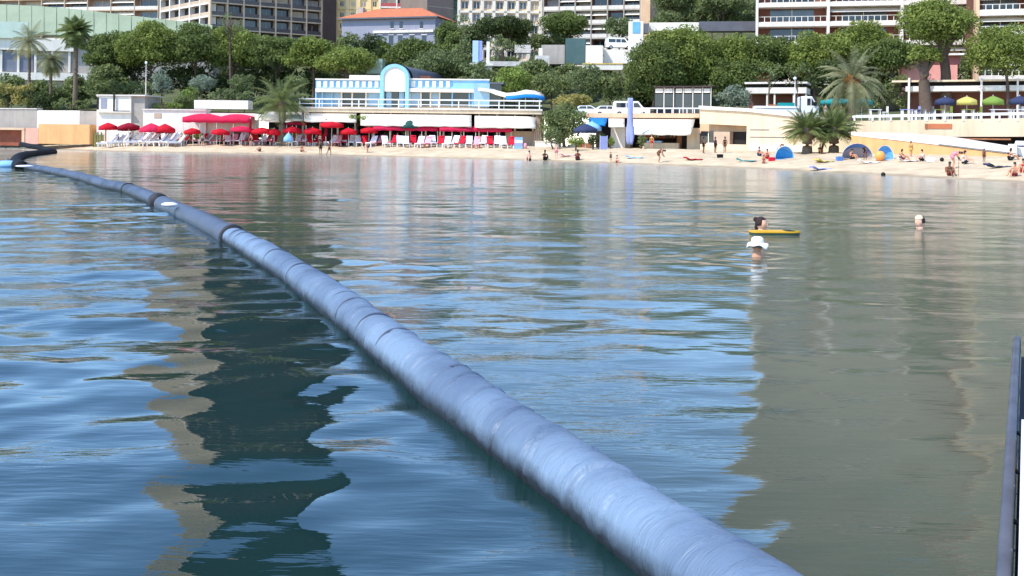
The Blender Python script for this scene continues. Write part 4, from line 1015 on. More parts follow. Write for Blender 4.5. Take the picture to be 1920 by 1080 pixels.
# ================================================================ trees and plants
def quads_mesh(name, V, m):
    """V: (n,4,3) quads"""
    n = len(V); me = bpy.data.meshes.new(name)
    me.vertices.add(n*4); me.vertices.foreach_set('co', V.reshape(-1).astype(np.float32))
    me.loops.add(n*4); me.loops.foreach_set('vertex_index', np.arange(n*4, dtype=np.int32))
    me.polygons.add(n); me.polygons.foreach_set('loop_start', (np.arange(n)*4).astype(np.int32))
    me.update(calc_edges=True); me.materials.append(m); return me
def leaf_cloud(rg, C, Rr, dens, size, aspect=0.55, shell=(0.62, 1.06)):
    """leaf faces over the surfaces and insides of clump ellipsoids C (n,3) with radii Rr (n,3)"""
    out = []
    for c, r in zip(C, Rr):
        area = 4*math.pi*((r[0]*r[1])**1.6/3 + (r[0]*r[2])**1.6/3 + (r[1]*r[2])**1.6/3)**(1/1.6)
        n = max(12, int(area*dens))
        d = rg.standard_normal((n, 3)); d /= np.linalg.norm(d, axis=1)[:, None]
        d[:, 2] = np.where((d[:, 2] < -0.35) & (rg.random(n) < 0.6), -d[:, 2], d[:, 2])
        p = c + d*r*rg.uniform(shell[0], shell[1], (n, 1))
        nn = d/np.array(r); nn /= np.linalg.norm(nn, axis=1)[:, None]
        nn = nn + rg.standard_normal((n, 3))*0.75; nn /= np.linalg.norm(nn, axis=1)[:, None]
        a = np.cross(nn, rg.standard_normal((n, 3))); a /= np.linalg.norm(a, axis=1)[:, None]; b = np.cross(nn, a)
        s = size*rg.uniform(0.55, 1.35, (n, 1)); a = a*s; b = b*s*aspect
        out.append(np.stack([p-a-b*0.25, p-b, p+a+b*0.25, p+b], 1))
    return np.concatenate(out)
def crown_clumps(rg, kind, W, D, Hh):
    """clump centres in a W x D x Hh box whose base centre is the origin"""
    C, Rr = [], []
    n = {'umbrella': 60, 'round': 30, 'cone': 30, 'sparse': 18, 'hedge': 34, 'dense': 56}[kind]
    base = (W*D*Hh)**(1/3)
    for i in range(n):
        for _ in range(30):
            q = rg.uniform(-1, 1, 3)
            if kind == 'cone': z = (q[2]+1)/2; lim = 1.02-z; ok = q[0]**2+q[1]**2 < lim*lim
            elif kind == 'hedge': ok = True; z = (q[2]+1)/2
            elif kind == 'umbrella': z = (q[2]+1)/2; e = q[0]**2+q[1]**2+(max(z-0.22, 0)/0.78)**2 ; ok = e < 1 and e > 0.30 and (z > 0.10 or q[0]**2+q[1]**2 > .4)
            else: z = (q[2]+1)/2; e = q[0]**2+q[1]**2+q[2]**2; ok = e < 1 and e > (0.25 if kind != 'sparse' else 0.0)
            if ok: break
        rr = base*rg.uniform(0.13, 0.24)*(1.0 if kind != 'sparse' else 0.72)
        r3 = np.array([rr*1.15, rr*1.15, rr*0.75]) if kind == 'umbrella' else np.array([rr, rr, rr*0.9])
        fx = max(W/2 - r3[0]*0.6, 0.05); fy = max(D/2 - r3[1]*0.7, 0.05); fz = max(Hh - 1.6*r3[2], 0.05)
        C.append([q[0]*fx, q[1]*fy, r3[2]*0.85 + z*fz]); Rr.append(r3)
    return np.array(C), np.array(Rr)
TREE_N = 0
def tree(name, label, cat, box, Y, kind, lm, trunk=None, tw=3.0, leaf=0.32, dens=3.2, depth=0.8, bm=None, group=None, lean=0):
    """crown given as picture box at distance Y; the trunk goes down to the hillside"""
    global TREE_N; TREE_N += 1
    rg = np.random.default_rng(100+TREE_N)
    x0, y0, x1, y1 = box; c = P((x0+x1)/2, y1, Y); W = (x1-x0)/FPX*Y; Hh = (y1-y0)/FPX*Y; D = W*depth
    tx = trunk[0] if trunk else (x0+x1)/2
    bx = (tx-960)/FPX*Y
    zg = float(terz(np.array(bx), np.array(Y))) if trunk is None or trunk[1] is None else P(tx, trunk[1], Y).z
    if trunk is None and zg > c.z + Hh*0.4: zg = c.z
    root = thing(name, label, cat, (bx, Y, zg), group)
    C, Rr = crown_clumps(rg, kind, W, D, Hh)
    V = leaf_cloud(rg, C, Rr, dens*1.6, leaf*0.78)
    V = V + np.array([c.x-bx, 0, c.z-zg])
    put('crown', quads_mesh('crown', V, lm), root)
    r0 = tw/2/FPX*Y
    tb = MB(); top = Vector((c.x-bx, 0, c.z-zg+Hh*0.35))
    if top.z < 0.8: top.z = 0.8
    mid = top*0.55 + Vector((rg.uniform(-.25, .25)+lean, rg.uniform(-.2, .2), 0))
    pts = catmull([Vector((0, 0, -0.6)), Vector((0, 0, 0.0)) , mid, top], 5)
    tb.tube(pts, [r0*(1.3-0.75*i/(len(pts)-1)) for i in range(len(pts))], 9)
    put('trunk', tb.mesh('trunk', bm or bark, True), root)
    lb = MB(); st = Vector(mid)*0.35+top*0.65
    for i in rg.choice(len(C), min(9, len(C)), replace=False):
        e = Vector(C[i]) + Vector((c.x-bx, 0, c.z-zg)); s_ = Vector(mid).lerp(top, rg.uniform(0.15, 0.95)); m2 = s_.lerp(e, 0.55) + Vector((0, 0, -0.05*(e-s_).length))
        lb.tube([s_, m2, e], [r0*0.42, r0*0.3, r0*0.1], 6)
    put('limbs', lb.mesh('limbs', bm or bark, True), root)
    return root
G_P = None
# left row of umbrella pines
for i, (bx, Y, lm, txt) in enumerate([
    ((172, 58, 250, 150), 170, L_pine2, 'dark umbrella pine rising beside the fan palm'),
    ((228, 43, 335, 150), 167, L_pine, 'broad umbrella pine standing above the silver-leaved tree'),
    ((318, 47, 418, 150), 168, L_pine2, 'umbrella pine between the silver-leaved tree and the thin bare tree'),
    ((392, 48, 486, 152), 170, L_pine, 'umbrella pine right behind the thin bare tree'),
    ((468, 64, 562, 152), 169, L_pine2, 'umbrella pine below the pale grid of the dark tower'),
    ((548, 70, 626, 152), 165, L_pine, 'bright rounded pine below the end wall of the dark tower'),
    ((606, 88, 690, 160), 163, L_pine, 'low rounded pine next to the blue pavilion')]):
    tree('umbrella_pine', txt, 'tree', (bx[0]-14, bx[1]-2, bx[2]+14, bx[3]-22), Y, 'umbrella', lm, tw=6, leaf=0.28, dens=5.5)
for bx, Y, txt in (((170, 108, 300, 186), 172, 'dark evergreen thicket under the pine beside the fan palm'), ((290, 120, 410, 186), 173, 'dark evergreen thicket under the pine by the silver-leaved tree'),
                   ((400, 120, 520, 188), 174, 'dark evergreen thicket behind the rounded shrubs'), ((510, 120, 620, 186), 172, 'dark evergreen thicket behind the squat feather palm'), ((596, 130, 690, 186), 172, 'dark evergreen thicket behind the pavilion end')):
    tree('evergreen_thicket', txt, 'tree', bx, Y, 'hedge', L_dark, tw=4, leaf=0.34, dens=2.6)
tree('silver_tree', 'silver-leaved round tree on the white terrace', 'tree', (281, 128, 327, 184), 152, 'round', L_silver, (303, 207), 4, 0.22, 4.0)
tree('round_shrub', 'clipped grey green shrub between the silver tree and the thin bare tree', 'shrub', (350, 138, 405, 176), 158, 'round', L_silver, None, 3, 0.2, 6.5)
tree('round_shrub', 'clipped olive shrub on the palm side of the thin bare tree', 'shrub', (428, 138, 486, 178), 158, 'round', L_olive, None, 3, 0.2, 6.5)
tree('round_shrub', 'clipped olive shrub beside the squat feather palm crown', 'shrub', (528, 141, 574, 176), 158, 'hedge', L_olive, None, 3, 0.2, 6)
tree('leafy_shrub', 'light green leafy shrub between the silver tree and white wall', 'shrub', (334, 158, 376, 206), 150, 'round', L_lime, None, 2, 0.22, 4)
tree('leafy_shrub', 'dark shrub under the silver-leaved tree', 'shrub', (318, 176, 362, 208), 148, 'round', L_mid, None, 2, 0.22, 5)
tree('hedge', 'low hedge behind the white terrace wall', 'hedge', (384, 166, 470, 190), 152, 'hedge', L_olive, None, 2, 0.22, 6, depth=0.2)
tree('hedge', 'low green bank beside the squat feather palm', 'hedge', (466, 176, 560, 214), 149, 'hedge', L_olive, None, 2, 0.22, 6, depth=0.2)
tree('hedge', 'yellowish hedge bush above the grey end of the sea wall', 'hedge', (-20, 155, 62, 206), 156, 'hedge', L_yellow, None, 2, 0.24, 5, depth=0.3)
tree('hedge', 'dark hedge below the bushy palm on the sea wall', 'hedge', (40, 168, 112, 208), 155, 'hedge', L_dark, None, 2, 0.24, 5, depth=0.3)
tree('hedge', 'grey green hedge below the tall fan palm', 'hedge', (98, 184, 174, 209), 153, 'hedge', L_mid, None, 2, 0.22, 6, depth=0.2)
tree('hedge', 'small lime hedge on the terrace by the silver tree', 'hedge', (268, 192, 344, 208), 146.5, 'hedge', L_lime, None, 2, 0.2, 6, depth=0.15)
tree('hedge', 'dark hedge behind the white kiosk', 'hedge', (150, 150, 292, 182), 160, 'hedge', L_mid, None, 2, 0.24, 5, depth=0.15)
tree('bare_tree', 'thin tall dark bare-stemmed tree in front of the dark tower', 'tree', (404, 20, 462, 62), 160, 'sparse', L_olive, (433, 178), 5, 0.2, 1.2)
# centre
tree('cypress_tree', 'dark conical cypress in front of the grey house', 'tree', (664, 42, 724, 118), 186, 'cone', L_dark, None, 4, 0.3, 4.5)
tree('evergreen_tree', 'dark evergreen bush between the dark tower and the conical cypress', 'tree', (628, 60, 690, 110), 188, 'round', L_mid, None, 4, 0.3, 4)
tree('evergreen_tree', 'rounded olive green tree below the grey house', 'tree', (728, 72, 832, 136), 182, 'dense', L_pine2, None, 4, 0.3, 3.6)
tree('leafy_tree', 'loose leafy tree with pale blossoms behind the barrel roof', 'tree', (770, 88, 880, 156), 170, 'round', L_olive, None, 4, 0.28, 3.6)
tree('evergreen_tree', 'dark tree behind the flat wing of the pavilion beyond the barrel roof', 'tree', (800, 110, 890, 160), 168, 'round', L_dark, None, 4, 0.28, 3.6)
tree('slender_tree', 'tall slender see-through tree before the white apartments', 'tree', (842, 4, 902, 120), 178, 'sparse', L_olive, None, 3, 0.26, 2.0)
tree('evergreen_tree', 'dark flat-topped tree before the white apartments', 'tree', (882, 30, 1002, 76), 196, 'dense', L_dark, None, 4, 0.3, 3.6)
tree('leafy_tree', 'small airy tree beside the pale blue sign column', 'tree', (905, 64, 985, 118), 172, 'sparse', L_mid, None, 3, 0.26, 2.4)
tree('evergreen_tree', 'rounded dark pine before the grey balconied block', 'tree', (1008, 22, 1108, 76), 200, 'dense', L_pine2, None, 4, 0.3, 4)
tree('evergreen_tree', 'dull green tree beside the white pillar of the ramp', 'tree', (1128, 30, 1192, 74), 196, 'round', L_olive, None, 4, 0.3, 4)
tree('bamboo_hedge', 'upright reedy hedge below the pale blue sign column', 'hedge', (858, 116, 926, 158), 160, 'hedge', L_olive, None, 3, 0.3, 5, depth=0.4)
tree('leafy_tree', 'green bushy tree behind the wavy canopy', 'tree', (920, 124, 1010, 192), 158, 'round', L_lime, None, 4, 0.27, 4)
tree('leafy_tree', 'grey green bushy tree above the end of the long restaurant', 'tree', (985, 128, 1080, 192), 156, 'round', L_mid, None, 4, 0.27, 4)
tree('leafy_tree', 'olive green tree below the white parking ramp', 'tree', (1058, 118, 1140, 192), 152, 'round', L_olive, None, 4, 0.26, 4)
tree('leafy_tree', 'dark bushy tree against the flank of the big pine', 'tree', (1110, 130, 1182, 198), 151, 'round', L_mid, None, 4, 0.26, 4)
tree('leafy_shrub', 'yellow green shrub on the terrace above the beach shrub', 'shrub', (1034, 176, 1112, 206), 146, 'round', L_yellow, None, 2, 0.22, 5)
p_ = on_sand(1058, 276)
tree('beach_shrub', 'large dark leafy shrub between the two beach restaurants', 'shrub', (1010, 194, 1106, 268), 128, 'dense', L_mid, (1058, 277), 7, 0.22, 5)
tree('beach_shrub', 'small rounded shrub at the foot of the large beach shrub', 'shrub', (1014, 240, 1060, 276), 125, 'round', L_olive, (1037, 278), 3, 0.18, 7)
# hillside
for bx, Y, lm, txt in (((1222, 0, 1310, 52), 214, L_olive, 'olive scrub tree on the hillside by the grey block'), ((1292, -6, 1372, 34), 220, L_lime, 'bright scrub tree on the hillside top'), ((1350, -8, 1428, 36), 222, L_olive, 'scrub tree beside the terraced block edge')):
    tree('scrub_tree', txt, 'tree', bx, Y, 'round', lm, None, 3, 0.3, 3.4)
# right pines
for bx, Y, kind, lm, tr, tw, txt in [
    ((1166, 70, 1290, 196), 147, 'dense', L_pine2, (1225, 205), 8, 'large shaggy pine over the glazed shelter, low flank'),
    ((1196, 48, 1350, 172), 150, 'dense', L_pine, (1270, 205), 9, 'huge domed pine above the glazed shelter'),
    ((1300, 62, 1430, 170), 152, 'dense', L_pine, (1360, 205), 8, 'domed pine above the silver shrub'),
    ((1330, 100, 1420, 200), 146, 'dense', L_pine2, (1376, 205), 7, 'dark low pine behind the silver shrub'),
    ((1395, 58, 1500, 150), 150, 'umbrella', L_pine2, (1446, 200), 6, 'umbrella pine behind the low white bar'),
    ((1470, 55, 1580, 152), 148, 'umbrella', L_pine, (1530, 205), 6, 'umbrella pine behind the date palm'),
    ((1545, 36, 1690, 118), 142, 'umbrella', L_pine, (1672, 205), 6, 'wide umbrella pine leaning over the date palm'),
    ((1600, 70, 1725, 132), 138, 'umbrella', L_pine2, (1690, 205), 5, 'low umbrella pine before the pink house')]:
    tree('umbrella_pine', txt, 'tree', bx, Y, kind, lm, tr, tw, 0.26, 5.0)
tree('umbrella_pine', 'tall leaning umbrella pine with thick trunk among terrace tables', 'tree', (1684, -4, 1836, 96), 116, 'dense', L_pine, (1773, 208), 22, 0.22, 6.5, lean=0.4)
tree('umbrella_pine', 'thick-trunked pine with a small tuft crown beside the tall pine', 'tree', (1702, 84, 1768, 118), 115, 'umbrella', L_pine, (1736, 208), 24, 0.2, 7)
tree('umbrella_pine', 'low spreading umbrella pine on a thin dark trunk by the road', 'tree', (1802, 40, 1960, 146), 112, 'umbrella', L_pine, (1890, 206), 7, 0.2, 7)
tree('silver_shrub', 'silver grey shrub behind the ramp parapet', 'shrub', (1342, 156, 1412, 212), 132, 'round', L_silver, (1376, 214), 3, 0.2, 5)
tree('dark_hedge', 'dark green hedge behind the date palm fronds', 'hedge', (1600, 140, 1706, 210), 120, 'hedge', L_mid, (1650, 212), 4, 0.22, 5, depth=0.3)
tree('evergreen_thicket', 'dark evergreen thicket behind the low white bar', 'tree', (1500, 110, 1620, 212), 136, 'hedge', L_dark, (1560, 212), 4, 0.26, 4, depth=0.4)
for px, txt in ((1490, 'slim young tree with twiggy branches by the truck cab'), (1441, 'slim young tree beside the low white bar')):
    tree('young_tree', txt, 'tree', (px-30, 112, px+34, 168), 124, 'sparse', L_olive, (px, 214), 3.5, 0.2, 1.6)

# ---------------------------------------------------------------- palms
def frond_quads(rg, base, az, el, L, droop, width, nleaf=26, lf=0.35):
    """arching midrib with paired hanging leaflets"""
    pts = []; d = Vector((math.cos(az)*math.cos(el), math.sin(az)*math.cos(el), math.sin(el))); p = Vector(base)
    for i in range(nleaf+1):
        pts.append(p.copy()); d = (d + Vector((0, 0, -droop/nleaf))).normalized(); p = p + d*(L/nleaf)
    q = []
    for i in range(2, nleaf+1):
        t = i/nleaf; a = pts[i]; dirv = (pts[i]-pts[i-1]).normalized(); side = dirv.cross(Vector((0, 0, 1)))
        if side.length < 1e-3: side = Vector((1, 0, 0))
        side.normalize(); ll = lf*L*math.sin(math.pi*min(0.96, 0.12+0.86*t))
        for s in (-1, 1):
            tip = a + (side*s*0.75 + dirv*0.55 + Vector((0, 0, -0.38)))*ll*rg.uniform(0.8, 1.15)
            w = dirv*width
            q.append([a-w, a+w, tip+w*0.25, tip-w*0.25])
    rib = pts
    return q, rib
def palm(label, px, py_crown, py_base, Y, L, nf, lm, tw, droop=1.5, elr=(-0.5, 1.3), width=0.05, fan=False, fruit=False, base=None, name='palm_tree', lf=0.3, dead=0):
    global TREE_N; TREE_N += 1; rg = np.random.default_rng(300+TREE_N)
    top = P(px, py_crown, Y); z0 = base if base is not None else P(px, py_base, Y).z
    root = thing(name, label, 'palm', (top.x, Y, z0)); h = top.z - z0
    r0 = tw/2/FPX*Y
    tb = MB(); n = max(6, int(h/0.22)); pts = []; rads = []
    for i in range(n+1):
        t = i/n; pts.append((0.06*math.sin(t*3), 0, -0.4*(1-t)+h*t)); rads.append(r0*(1.25-0.35*min(t*3, 1))*(1.0 + (0.07 if i % 2 else -0.05)))
    tb.tube(pts, rads, 12).build('trunk', palmbark, root, None, True)
    for i in range(nf):
        az = 2.4*i + rg.uniform(-.3, .3); u = (i+0.5)/nf; el = elr[1] + (elr[0]-elr[1])*u
        q, rib = frond_quads(rg, (0.06*math.sin(3), 0, h), az, el, L*rg.uniform(0.8, 1.1), droop*rg.uniform(0.7, 1.2), width, 24 if not fan else 10, lf)
        m = lm
        if dead and i >= nf-dead: m = L_yellow
        f = put('frond', quads_mesh('frond', np.array([[tuple(v) for v in x] for x in q]), m), root)
        put('midrib', MB().tube(rib[::3] if len(rib) > 8 else rib, [0.035*(1-0.7*k/(len(rib[::3])-1)) for k in range(len(rib[::3]))] if len(rib) > 8 else 0.03, 4).mesh('midrib', lm), f)
    if fruit:
        fm = mat('orange_dates', (206, 122, 36), 0.6, 0.25, 8); 
        for i in range(9):
            a = i*0.7; mb = MB()
            for k in range(40): 
                d = rg.standard_normal(3)*np.array([0.22, 0.22, 0.3]); mb.ell((0.55*math.cos(a)+d[0], 0.45*math.sin(a)-0.1+d[1], h-0.05+d[2]), (0.05, 0.05, 0.06), 5, 4)
            mb.build('date_cluster', fm, root)
    MB().ell((0, 0, h-0.15), (r0*1.5, r0*1.5, r0*1.6), 10, 7).build('crown_shaft', palmbark, root, None, True)
    return root
palm('slim date palm with sparse drooping fronds above the grey sea wall end', 55, 78, 206, 157, 3.9, 26, L_palmgrey, 6, 1.5, (-0.6, 1.3), 0.05, dead=5)
palm('tall fan palm with dense round head on a thick dark trunk', 142, 60, 210, 154.5, 2.9, 70, L_palm, 9, 1.2, (-1.0, 1.4), 0.07, fan=False, lf=0.42)
palm('bushy palm with hanging dry fronds between the slim and fan palms', 95, 112, 206, 156, 3.0, 44, L_palmgrey, 6, 1.7, (-1.0, 1.2), 0.05, dead=12)
palm('squat feather palm growing through the red parasol terrace', 529, 196, 262, 138.5, 4.9, 46, L_palm, 15, 1.5, (-0.2, 1.45), 0.06, lf=0.22)
palm('date palm with long grey green fronds and orange fruit clusters', 1597, 152, 219, 109, 4.4, 54, L_palmgrey, 15, 1.6, (-0.7, 1.4), 0.06, fruit=True, lf=0.22, dead=4)
for px, txt in ((1513, 'squat palm on the sand, trunk nearer the ramp wall'), (1563, 'squat palm on the sand, trunk nearer the blue tent')):
    Yp = 103.5; g = P(px, 284, Yp); g.z = float(sandz(g.x, Yp))
    palm(txt, px, 248, 284, Yp, 3.0, 70, L_palm, 20, 1.2, (0.0, 1.45), 0.05, base=g.z, lf=0.24, dead=4)
tree('beach_shrub', 'loose olive bush between the two squat palms', 'shrub', (1494, 222, 1606, 270), 105.5, 'round', L_olive, (1540, 285), 5, 0.18, 5)
# trees that clothe the slope between the buildings
for lab, boxes, Y, lm in (
    ('bushy evergreen on the slope around the grey house', ((620, 84, 700, 150), (700, 96, 770, 150), (690, 70, 744, 130), (826, 60, 880, 130), (812, 36, 866, 100)), 190, L_pine2),
    ('bushy olive tree on the slope behind the pavilion', ((750, 106, 830, 162), (840, 100, 915, 160), (640, 110, 720, 168), (905, 100, 985, 150), (985, 96, 1060, 150)), 176, L_olive),
    ('low green tree on the slope below the white parking ramp', ((960, 110, 1040, 165), (1030, 118, 1100, 172), (1100, 126, 1160, 180), (880, 128, 945, 178)), 166, L_mid),
    ('scrubby tree on the slope below the white apartments', ((930, 56, 1000, 100), (990, 60, 1050, 104), (850, 46, 920, 96), (1030, 56, 1070, 90)), 200, L_olive),
    ('scrubby tree on the slope beside the terraced block', ((1216, 22, 1290, 60), (1270, 10, 1350, 56), (1340, 14, 1425, 62), (1310, -16, 1400, 26), (1222, -22, 1310, 24)), 205, L_olive),
    ('dark thicket below the big domed pines', ((1166, 130, 1250, 206), (1250, 120, 1340, 170), (1330, 120, 1420, 206), (1400, 110, 1500, 160), (1480, 100, 1560, 170)), 158, L_dark),
    ('green thicket on the slope behind the terrace restaurant', ((1540, 84, 1640, 170), (1620, 96, 1700, 170), (1790, 100, 1870, 170), (1850, 90, 1960, 170)), 150, L_mid),
    ('green thicket between the hall and the sea wall palms', ((-30, 138, 60, 206), (40, 148, 120, 206), (110, 140, 180, 206), (160, 120, 240, 200)), 166, L_mid)):
    for k, bx in enumerate(boxes):
        tree('slope_tree', lab, 'tree', bx, Y + (k % 3)*2.5, 'dense', lm, None, 4, 0.34, 2.8, group=lab + ' (trees)')
# ================================================================ beach furniture
def at(v, rz=0.0, s=1.0): return Matrix.Translation(v) @ Matrix.Rotation(rz, 4, 'Z') @ Matrix.Scale(s, 4)
def lounger_proto(cush, frame, label, group, back=R(50)):
    root = thing('sun_lounger', label, 'sun lounger', Matrix.Identity(4), group)
    for s in (-1, 1):
        MB().box(s*0.30-0.03, s*0.30+0.03, -1.05, 0.25, 0.26, 0.32).build('side_rail', frame, root)
        for y in (-0.95, 0.15): MB().box(s*0.30-0.035, s*0.30+0.035, y-0.035, y+0.035, -0.05, 0.258).build('leg', frame, root)
    c, sn = math.cos(back), math.sin(back)
    mb = MB().box(-0.31, 0.31, -1.05, 0.12, 0.325, 0.42); mb.build('seat_cushion', cush, root)
    v = []
    for (a, t) in ((0, 0), (0.95, 0), (0.95, 0.1), (0, 0.1)): v.append((0.14+a*c-t*sn, 0.335+a*sn+t*c))
    MB().add([(x, y, z) for x in (-0.31, 0.31) for y, z in v], [(0, 1, 2, 3), (7, 6, 5, 4), (0, 4, 5, 1), (1, 5, 6, 2), (2, 6, 7, 3), (3, 7, 4, 0)]).build('backrest', cush, root)
    y, z = 0.14+0.78*c-0.13*sn, 0.335+0.78*sn+0.13*c
    MB().ell((0, y, z), (0.24, 0.08, 0.10), 10, 6).build('headrest', cush, root, None, True)
    MB().box(-0.03, 0.03, 0.14+0.5*c, 0.14+0.5*c+0.05, 0.0, 0.34+0.45*sn).build('back_prop', frame, root)
    return root
whitecush = mat('white_cushion', (240, 234, 232), 0.9, 0.06, 2); redcush = mat('red_cushion', (196, 26, 46), 0.9, 0.12, 2); pinkcush = mat('pink_cushion', (232, 160, 168), 0.9, 0.12, 2)
gL = 'sun loungers in front of the red parasols'
protos = [lounger_proto(whitecush, metalw, 'white cushioned sun lounger below the red parasols', gL), lounger_proto(redcush, metalw, 'red cushioned sun lounger below the red parasols', gL), lounger_proto(pinkcush, stripe_red, 'faded pink cushioned sun lounger below the red parasols', gL)]
used = [False]*3
LAB = [p['label'] for p in protos]
def use(k, mw):
    if not used[k]:
        used[k] = True; protos[k].matrix_basis = mw; WM[protos[k].name] = mw; return protos[k]
    return copy_tree(protos[k], mw, LAB[k], gL)
spots = []
x = 206
i = 0
while x < 962:
    py = 268 + (x-200)*0.0125
    k = (0, 0, 1, 0, 2, 0, 1)[i % 7] if not 470 < x < 640 else (1, 1, 0, 2, 1)[i % 5]
    if not (392 < x < 402 or 520 < x < 545): spots.append((x, py + rnd.uniform(-1.5, 1.0), k, rnd.uniform(-0.5, 0.35)))
    x += rnd.uniform(11, 15); i += 1
    if rnd.random() < 0.35: spots.append((x-5, py-4.5, rnd.choice((0, 1)), rnd.uniform(-0.4, 0.4)))
for x, py, k, a in spots:
    o_ = None
    p = on_sand(x, py) if x > 345 else gp(x, 139.5 + (268-py)*0.6); o_ = use(k if x > 345 else k % 2 if rnd.random() < .3 else 0, at(p, a + (R(-40) if x < 420 else 0), 1.6 if x < 345 else 1.3))
    if x < 345: o_['label'] = ('white' if 'white' in o_['label'] else 'red') + ' cushioned sun lounger in the slanted row before the white kiosk'; o_['group'] = 'loungers before the white kiosk'
    elif 470 < x < 640: o_['label'] = o_['label'].replace('below the red parasols', 'around the squat feather palm'); o_['group'] = 'loungers around the squat palm'
    elif x >= 640: o_['label'] = o_['label'].replace('below the red parasols', 'in front of the long red canopies'); o_['group'] = 'loungers before the long canopies'

def parasol(label, px, py_top, py_rim, wpx, m, g, Y=None, pole=metalw, flat=False, n=8, group='parasols along the beach restaurant', zb=None):
    Y = Y or g.y; zb = g.z if g is not None else zb
    top = P(px, py_top, Y); rim = P(px, py_rim, Y).z; r = wpx/2/FPX*Y
    root = thing('parasol', label, 'parasol', (top.x, Y, zb), group); h = top.z-zb; hr = rim-zb
    MB().tube([(0, 0, -0.2), (0, 0, h+0.12)], 0.035, 8).build('pole', pole, root)
    mb = MB(); N = n*4
    for j in range(5):
        t = j/4
        for i in range(N):
            q = 2*math.pi*i/N; sc = 1-0.04*abs(math.sin(n*q/2))*t; zz = h-(h-hr)*(t**1.25) - 0.05*t*abs(math.sin(n*q/2))
            mb.v.append((r*t*sc*math.cos(q) if j else 0.02*math.cos(q), r*t*sc*math.sin(q) if j else 0.02*math.sin(q), zz))
    for i in range(N): q = 2*math.pi*i/N; mb.v.append((r*math.cos(q)*0.995, r*math.sin(q)*0.995, hr-0.46-0.05*abs(math.sin(n*q))))
    for j in range(5):
        for i in range(N): i2 = (i+1) % N; mb.f.append((j*N+i, j*N+i2, (j+1)*N+i2, (j+1)*N+i))
    c = mb.build('canopy', m, root, None, True); c.modifiers.new('t', 'SOLIDIFY').thickness = 0.012
    for i in range(n):
        q = 2*math.pi*i/n; MB().tube([(0, 0, hr-0.05), (r*0.6*math.cos(q), r*0.6*math.sin(q), hr+(h-hr)*0.42)], 0.012, 4).build('rib', pole, root)
    return root
gR = 'flat red parasols over the loungers'
for px, pt, pr, w in ((204, 230, 237, 34), (243, 230, 237, 40), (285, 231, 241, 44), (310, 232, 242, 38), (453, 236, 241, 44), (492, 239, 244, 40), (548, 237, 243, 36), (622, 228, 232, 44), (692, 238, 243, 32), (362, 240, 245, 30), (412, 241, 246, 34), (514, 241, 246, 26), (586, 239, 244, 34), (654, 240, 245, 32)):
    near = {204: 'by the reed screen', 243: 'in front of the kiosk side wall', 285: 'below the plaque on the white terrace wall', 310: 'beside the two-peaked canopy', 453: 'at the end of the two-peaked canopy', 492: 'between the folded crimson parasol and the squat feather palm', 548: 'just past the squat feather palm', 622: 'beside the second folded crimson parasol', 692: 'before the long pink red canopy', 362: 'under the kiosk end of the two-peaked canopy', 412: 'under the middle of the two-peaked canopy', 514: 'right against the squat feather palm trunk', 586: 'between the narrow crimson canopy and the folded parasol', 654: 'between the folded parasol and the trailing plant'}[px]
    parasol('flat round %s parasol ' % ('red', 'pink red', 'red', 'crimson')[px % 4] + near, px, pt, pr, w, (redc, pinkred, redc, crimson)[px % 4], gp(px, 139.5-(px-200)*0.004), group=gR).rotation_euler = (R((px*7) % 9-4), R((px*5) % 9-4), 0)
parasol('dark green parasol rising above the long pink red canopies', 770, 224, 234, 44, darkgreenc, gp(770, 138.3))
parasol('light blue towel-draped parasol half folded by the squat palm', 541, 249, 259, 18, awnlight, gp(541, 135))

def red_canopy(label, x0, x1, ytop, ybot, Y, m, peaks, depth=4.0):
    F = Fac(x0, Y, x1, Y); root = F.thing('shade_canopy', label, 'canopy', (x0+x1)/2, 272, 0)
    zg = gp((x0+x1)/2, Y).z; a, z1 = F.pt(x0, ytop); b, z0 = F.pt(x1, ybot); mb = MB(); n = peaks*10
    for i in range(n+1):
        t = i/n; pk = abs(math.sin(math.pi*peaks*t))**0.7
        zf = z0+0.55*(z1-z0)
        for (yy, f) in ((0, 0.0), (depth*0.5, 1.0), (depth, 0.4)):
            mb.v.append((a+(b-a)*t, yy, zf+(z1-zf)*(0.25+0.75*pk)*(0.12+0.88*f)))
        mb.v.append((a+(b-a)*t, -0.02, z0 + 0.05*math.cos(i*1.9)))
    for i in range(n):
        o = 4*i
        mb.f += [(o, o+4, o+5, o+1), (o+1, o+5, o+6, o+2), (o+3, o+7, o+4, o)]
    o = mb.build('canopy_sheet', m, root, F.mw, True); o.modifiers.new('t', 'SOLIDIFY').thickness = 0.02
    for i in range(peaks*2+1):
        t = i/(peaks*2); xx = a+0.1+(b-a-0.2)*t
        MB().tube([(xx, 0.1, zg-0.3), (xx, 0.1, z0+0.3)], 0.045, 6).build('pole', offwhite, root, F.mw)
    return root
red_canopy('two-peaked pink red canopy in front of the white terrace wall', 342, 470, 212, 231, 139, pinkred, 2)
red_canopy('long pink red canopy between the lone red parasol and the canopy by the tan screen', 700, 822, 232, 246, 137.2, pinkred, 2)
red_canopy('long red canopy ending at the tan screen', 824, 960, 234, 248, 136.5, pinkred, 3)
red_canopy('narrow crimson canopy under the first white awning', 536, 575, 226, 235, 138.2, crimson, 1)
for px, lab in ((469, 'folded crimson parasol beside the two-peaked canopy'), (611, 'folded crimson parasol by the narrow canopy')):
    g = gp(px, 138); r_ = thing('folded_parasol', lab, 'parasol', g); h = P(px, 222, 138).z-g.z
    MB().tube([(0, 0, -0.2), (0, 0, h+0.15)], 0.04, 8).build('pole', metalw, r_)
    MB().lathe([(0.10, h*0.35), (0.22, h*0.45), (0.17, h*0.75), (0.10, h*0.95), (0.03, h)], 12).build('canopy', crimson, r_, None, True)
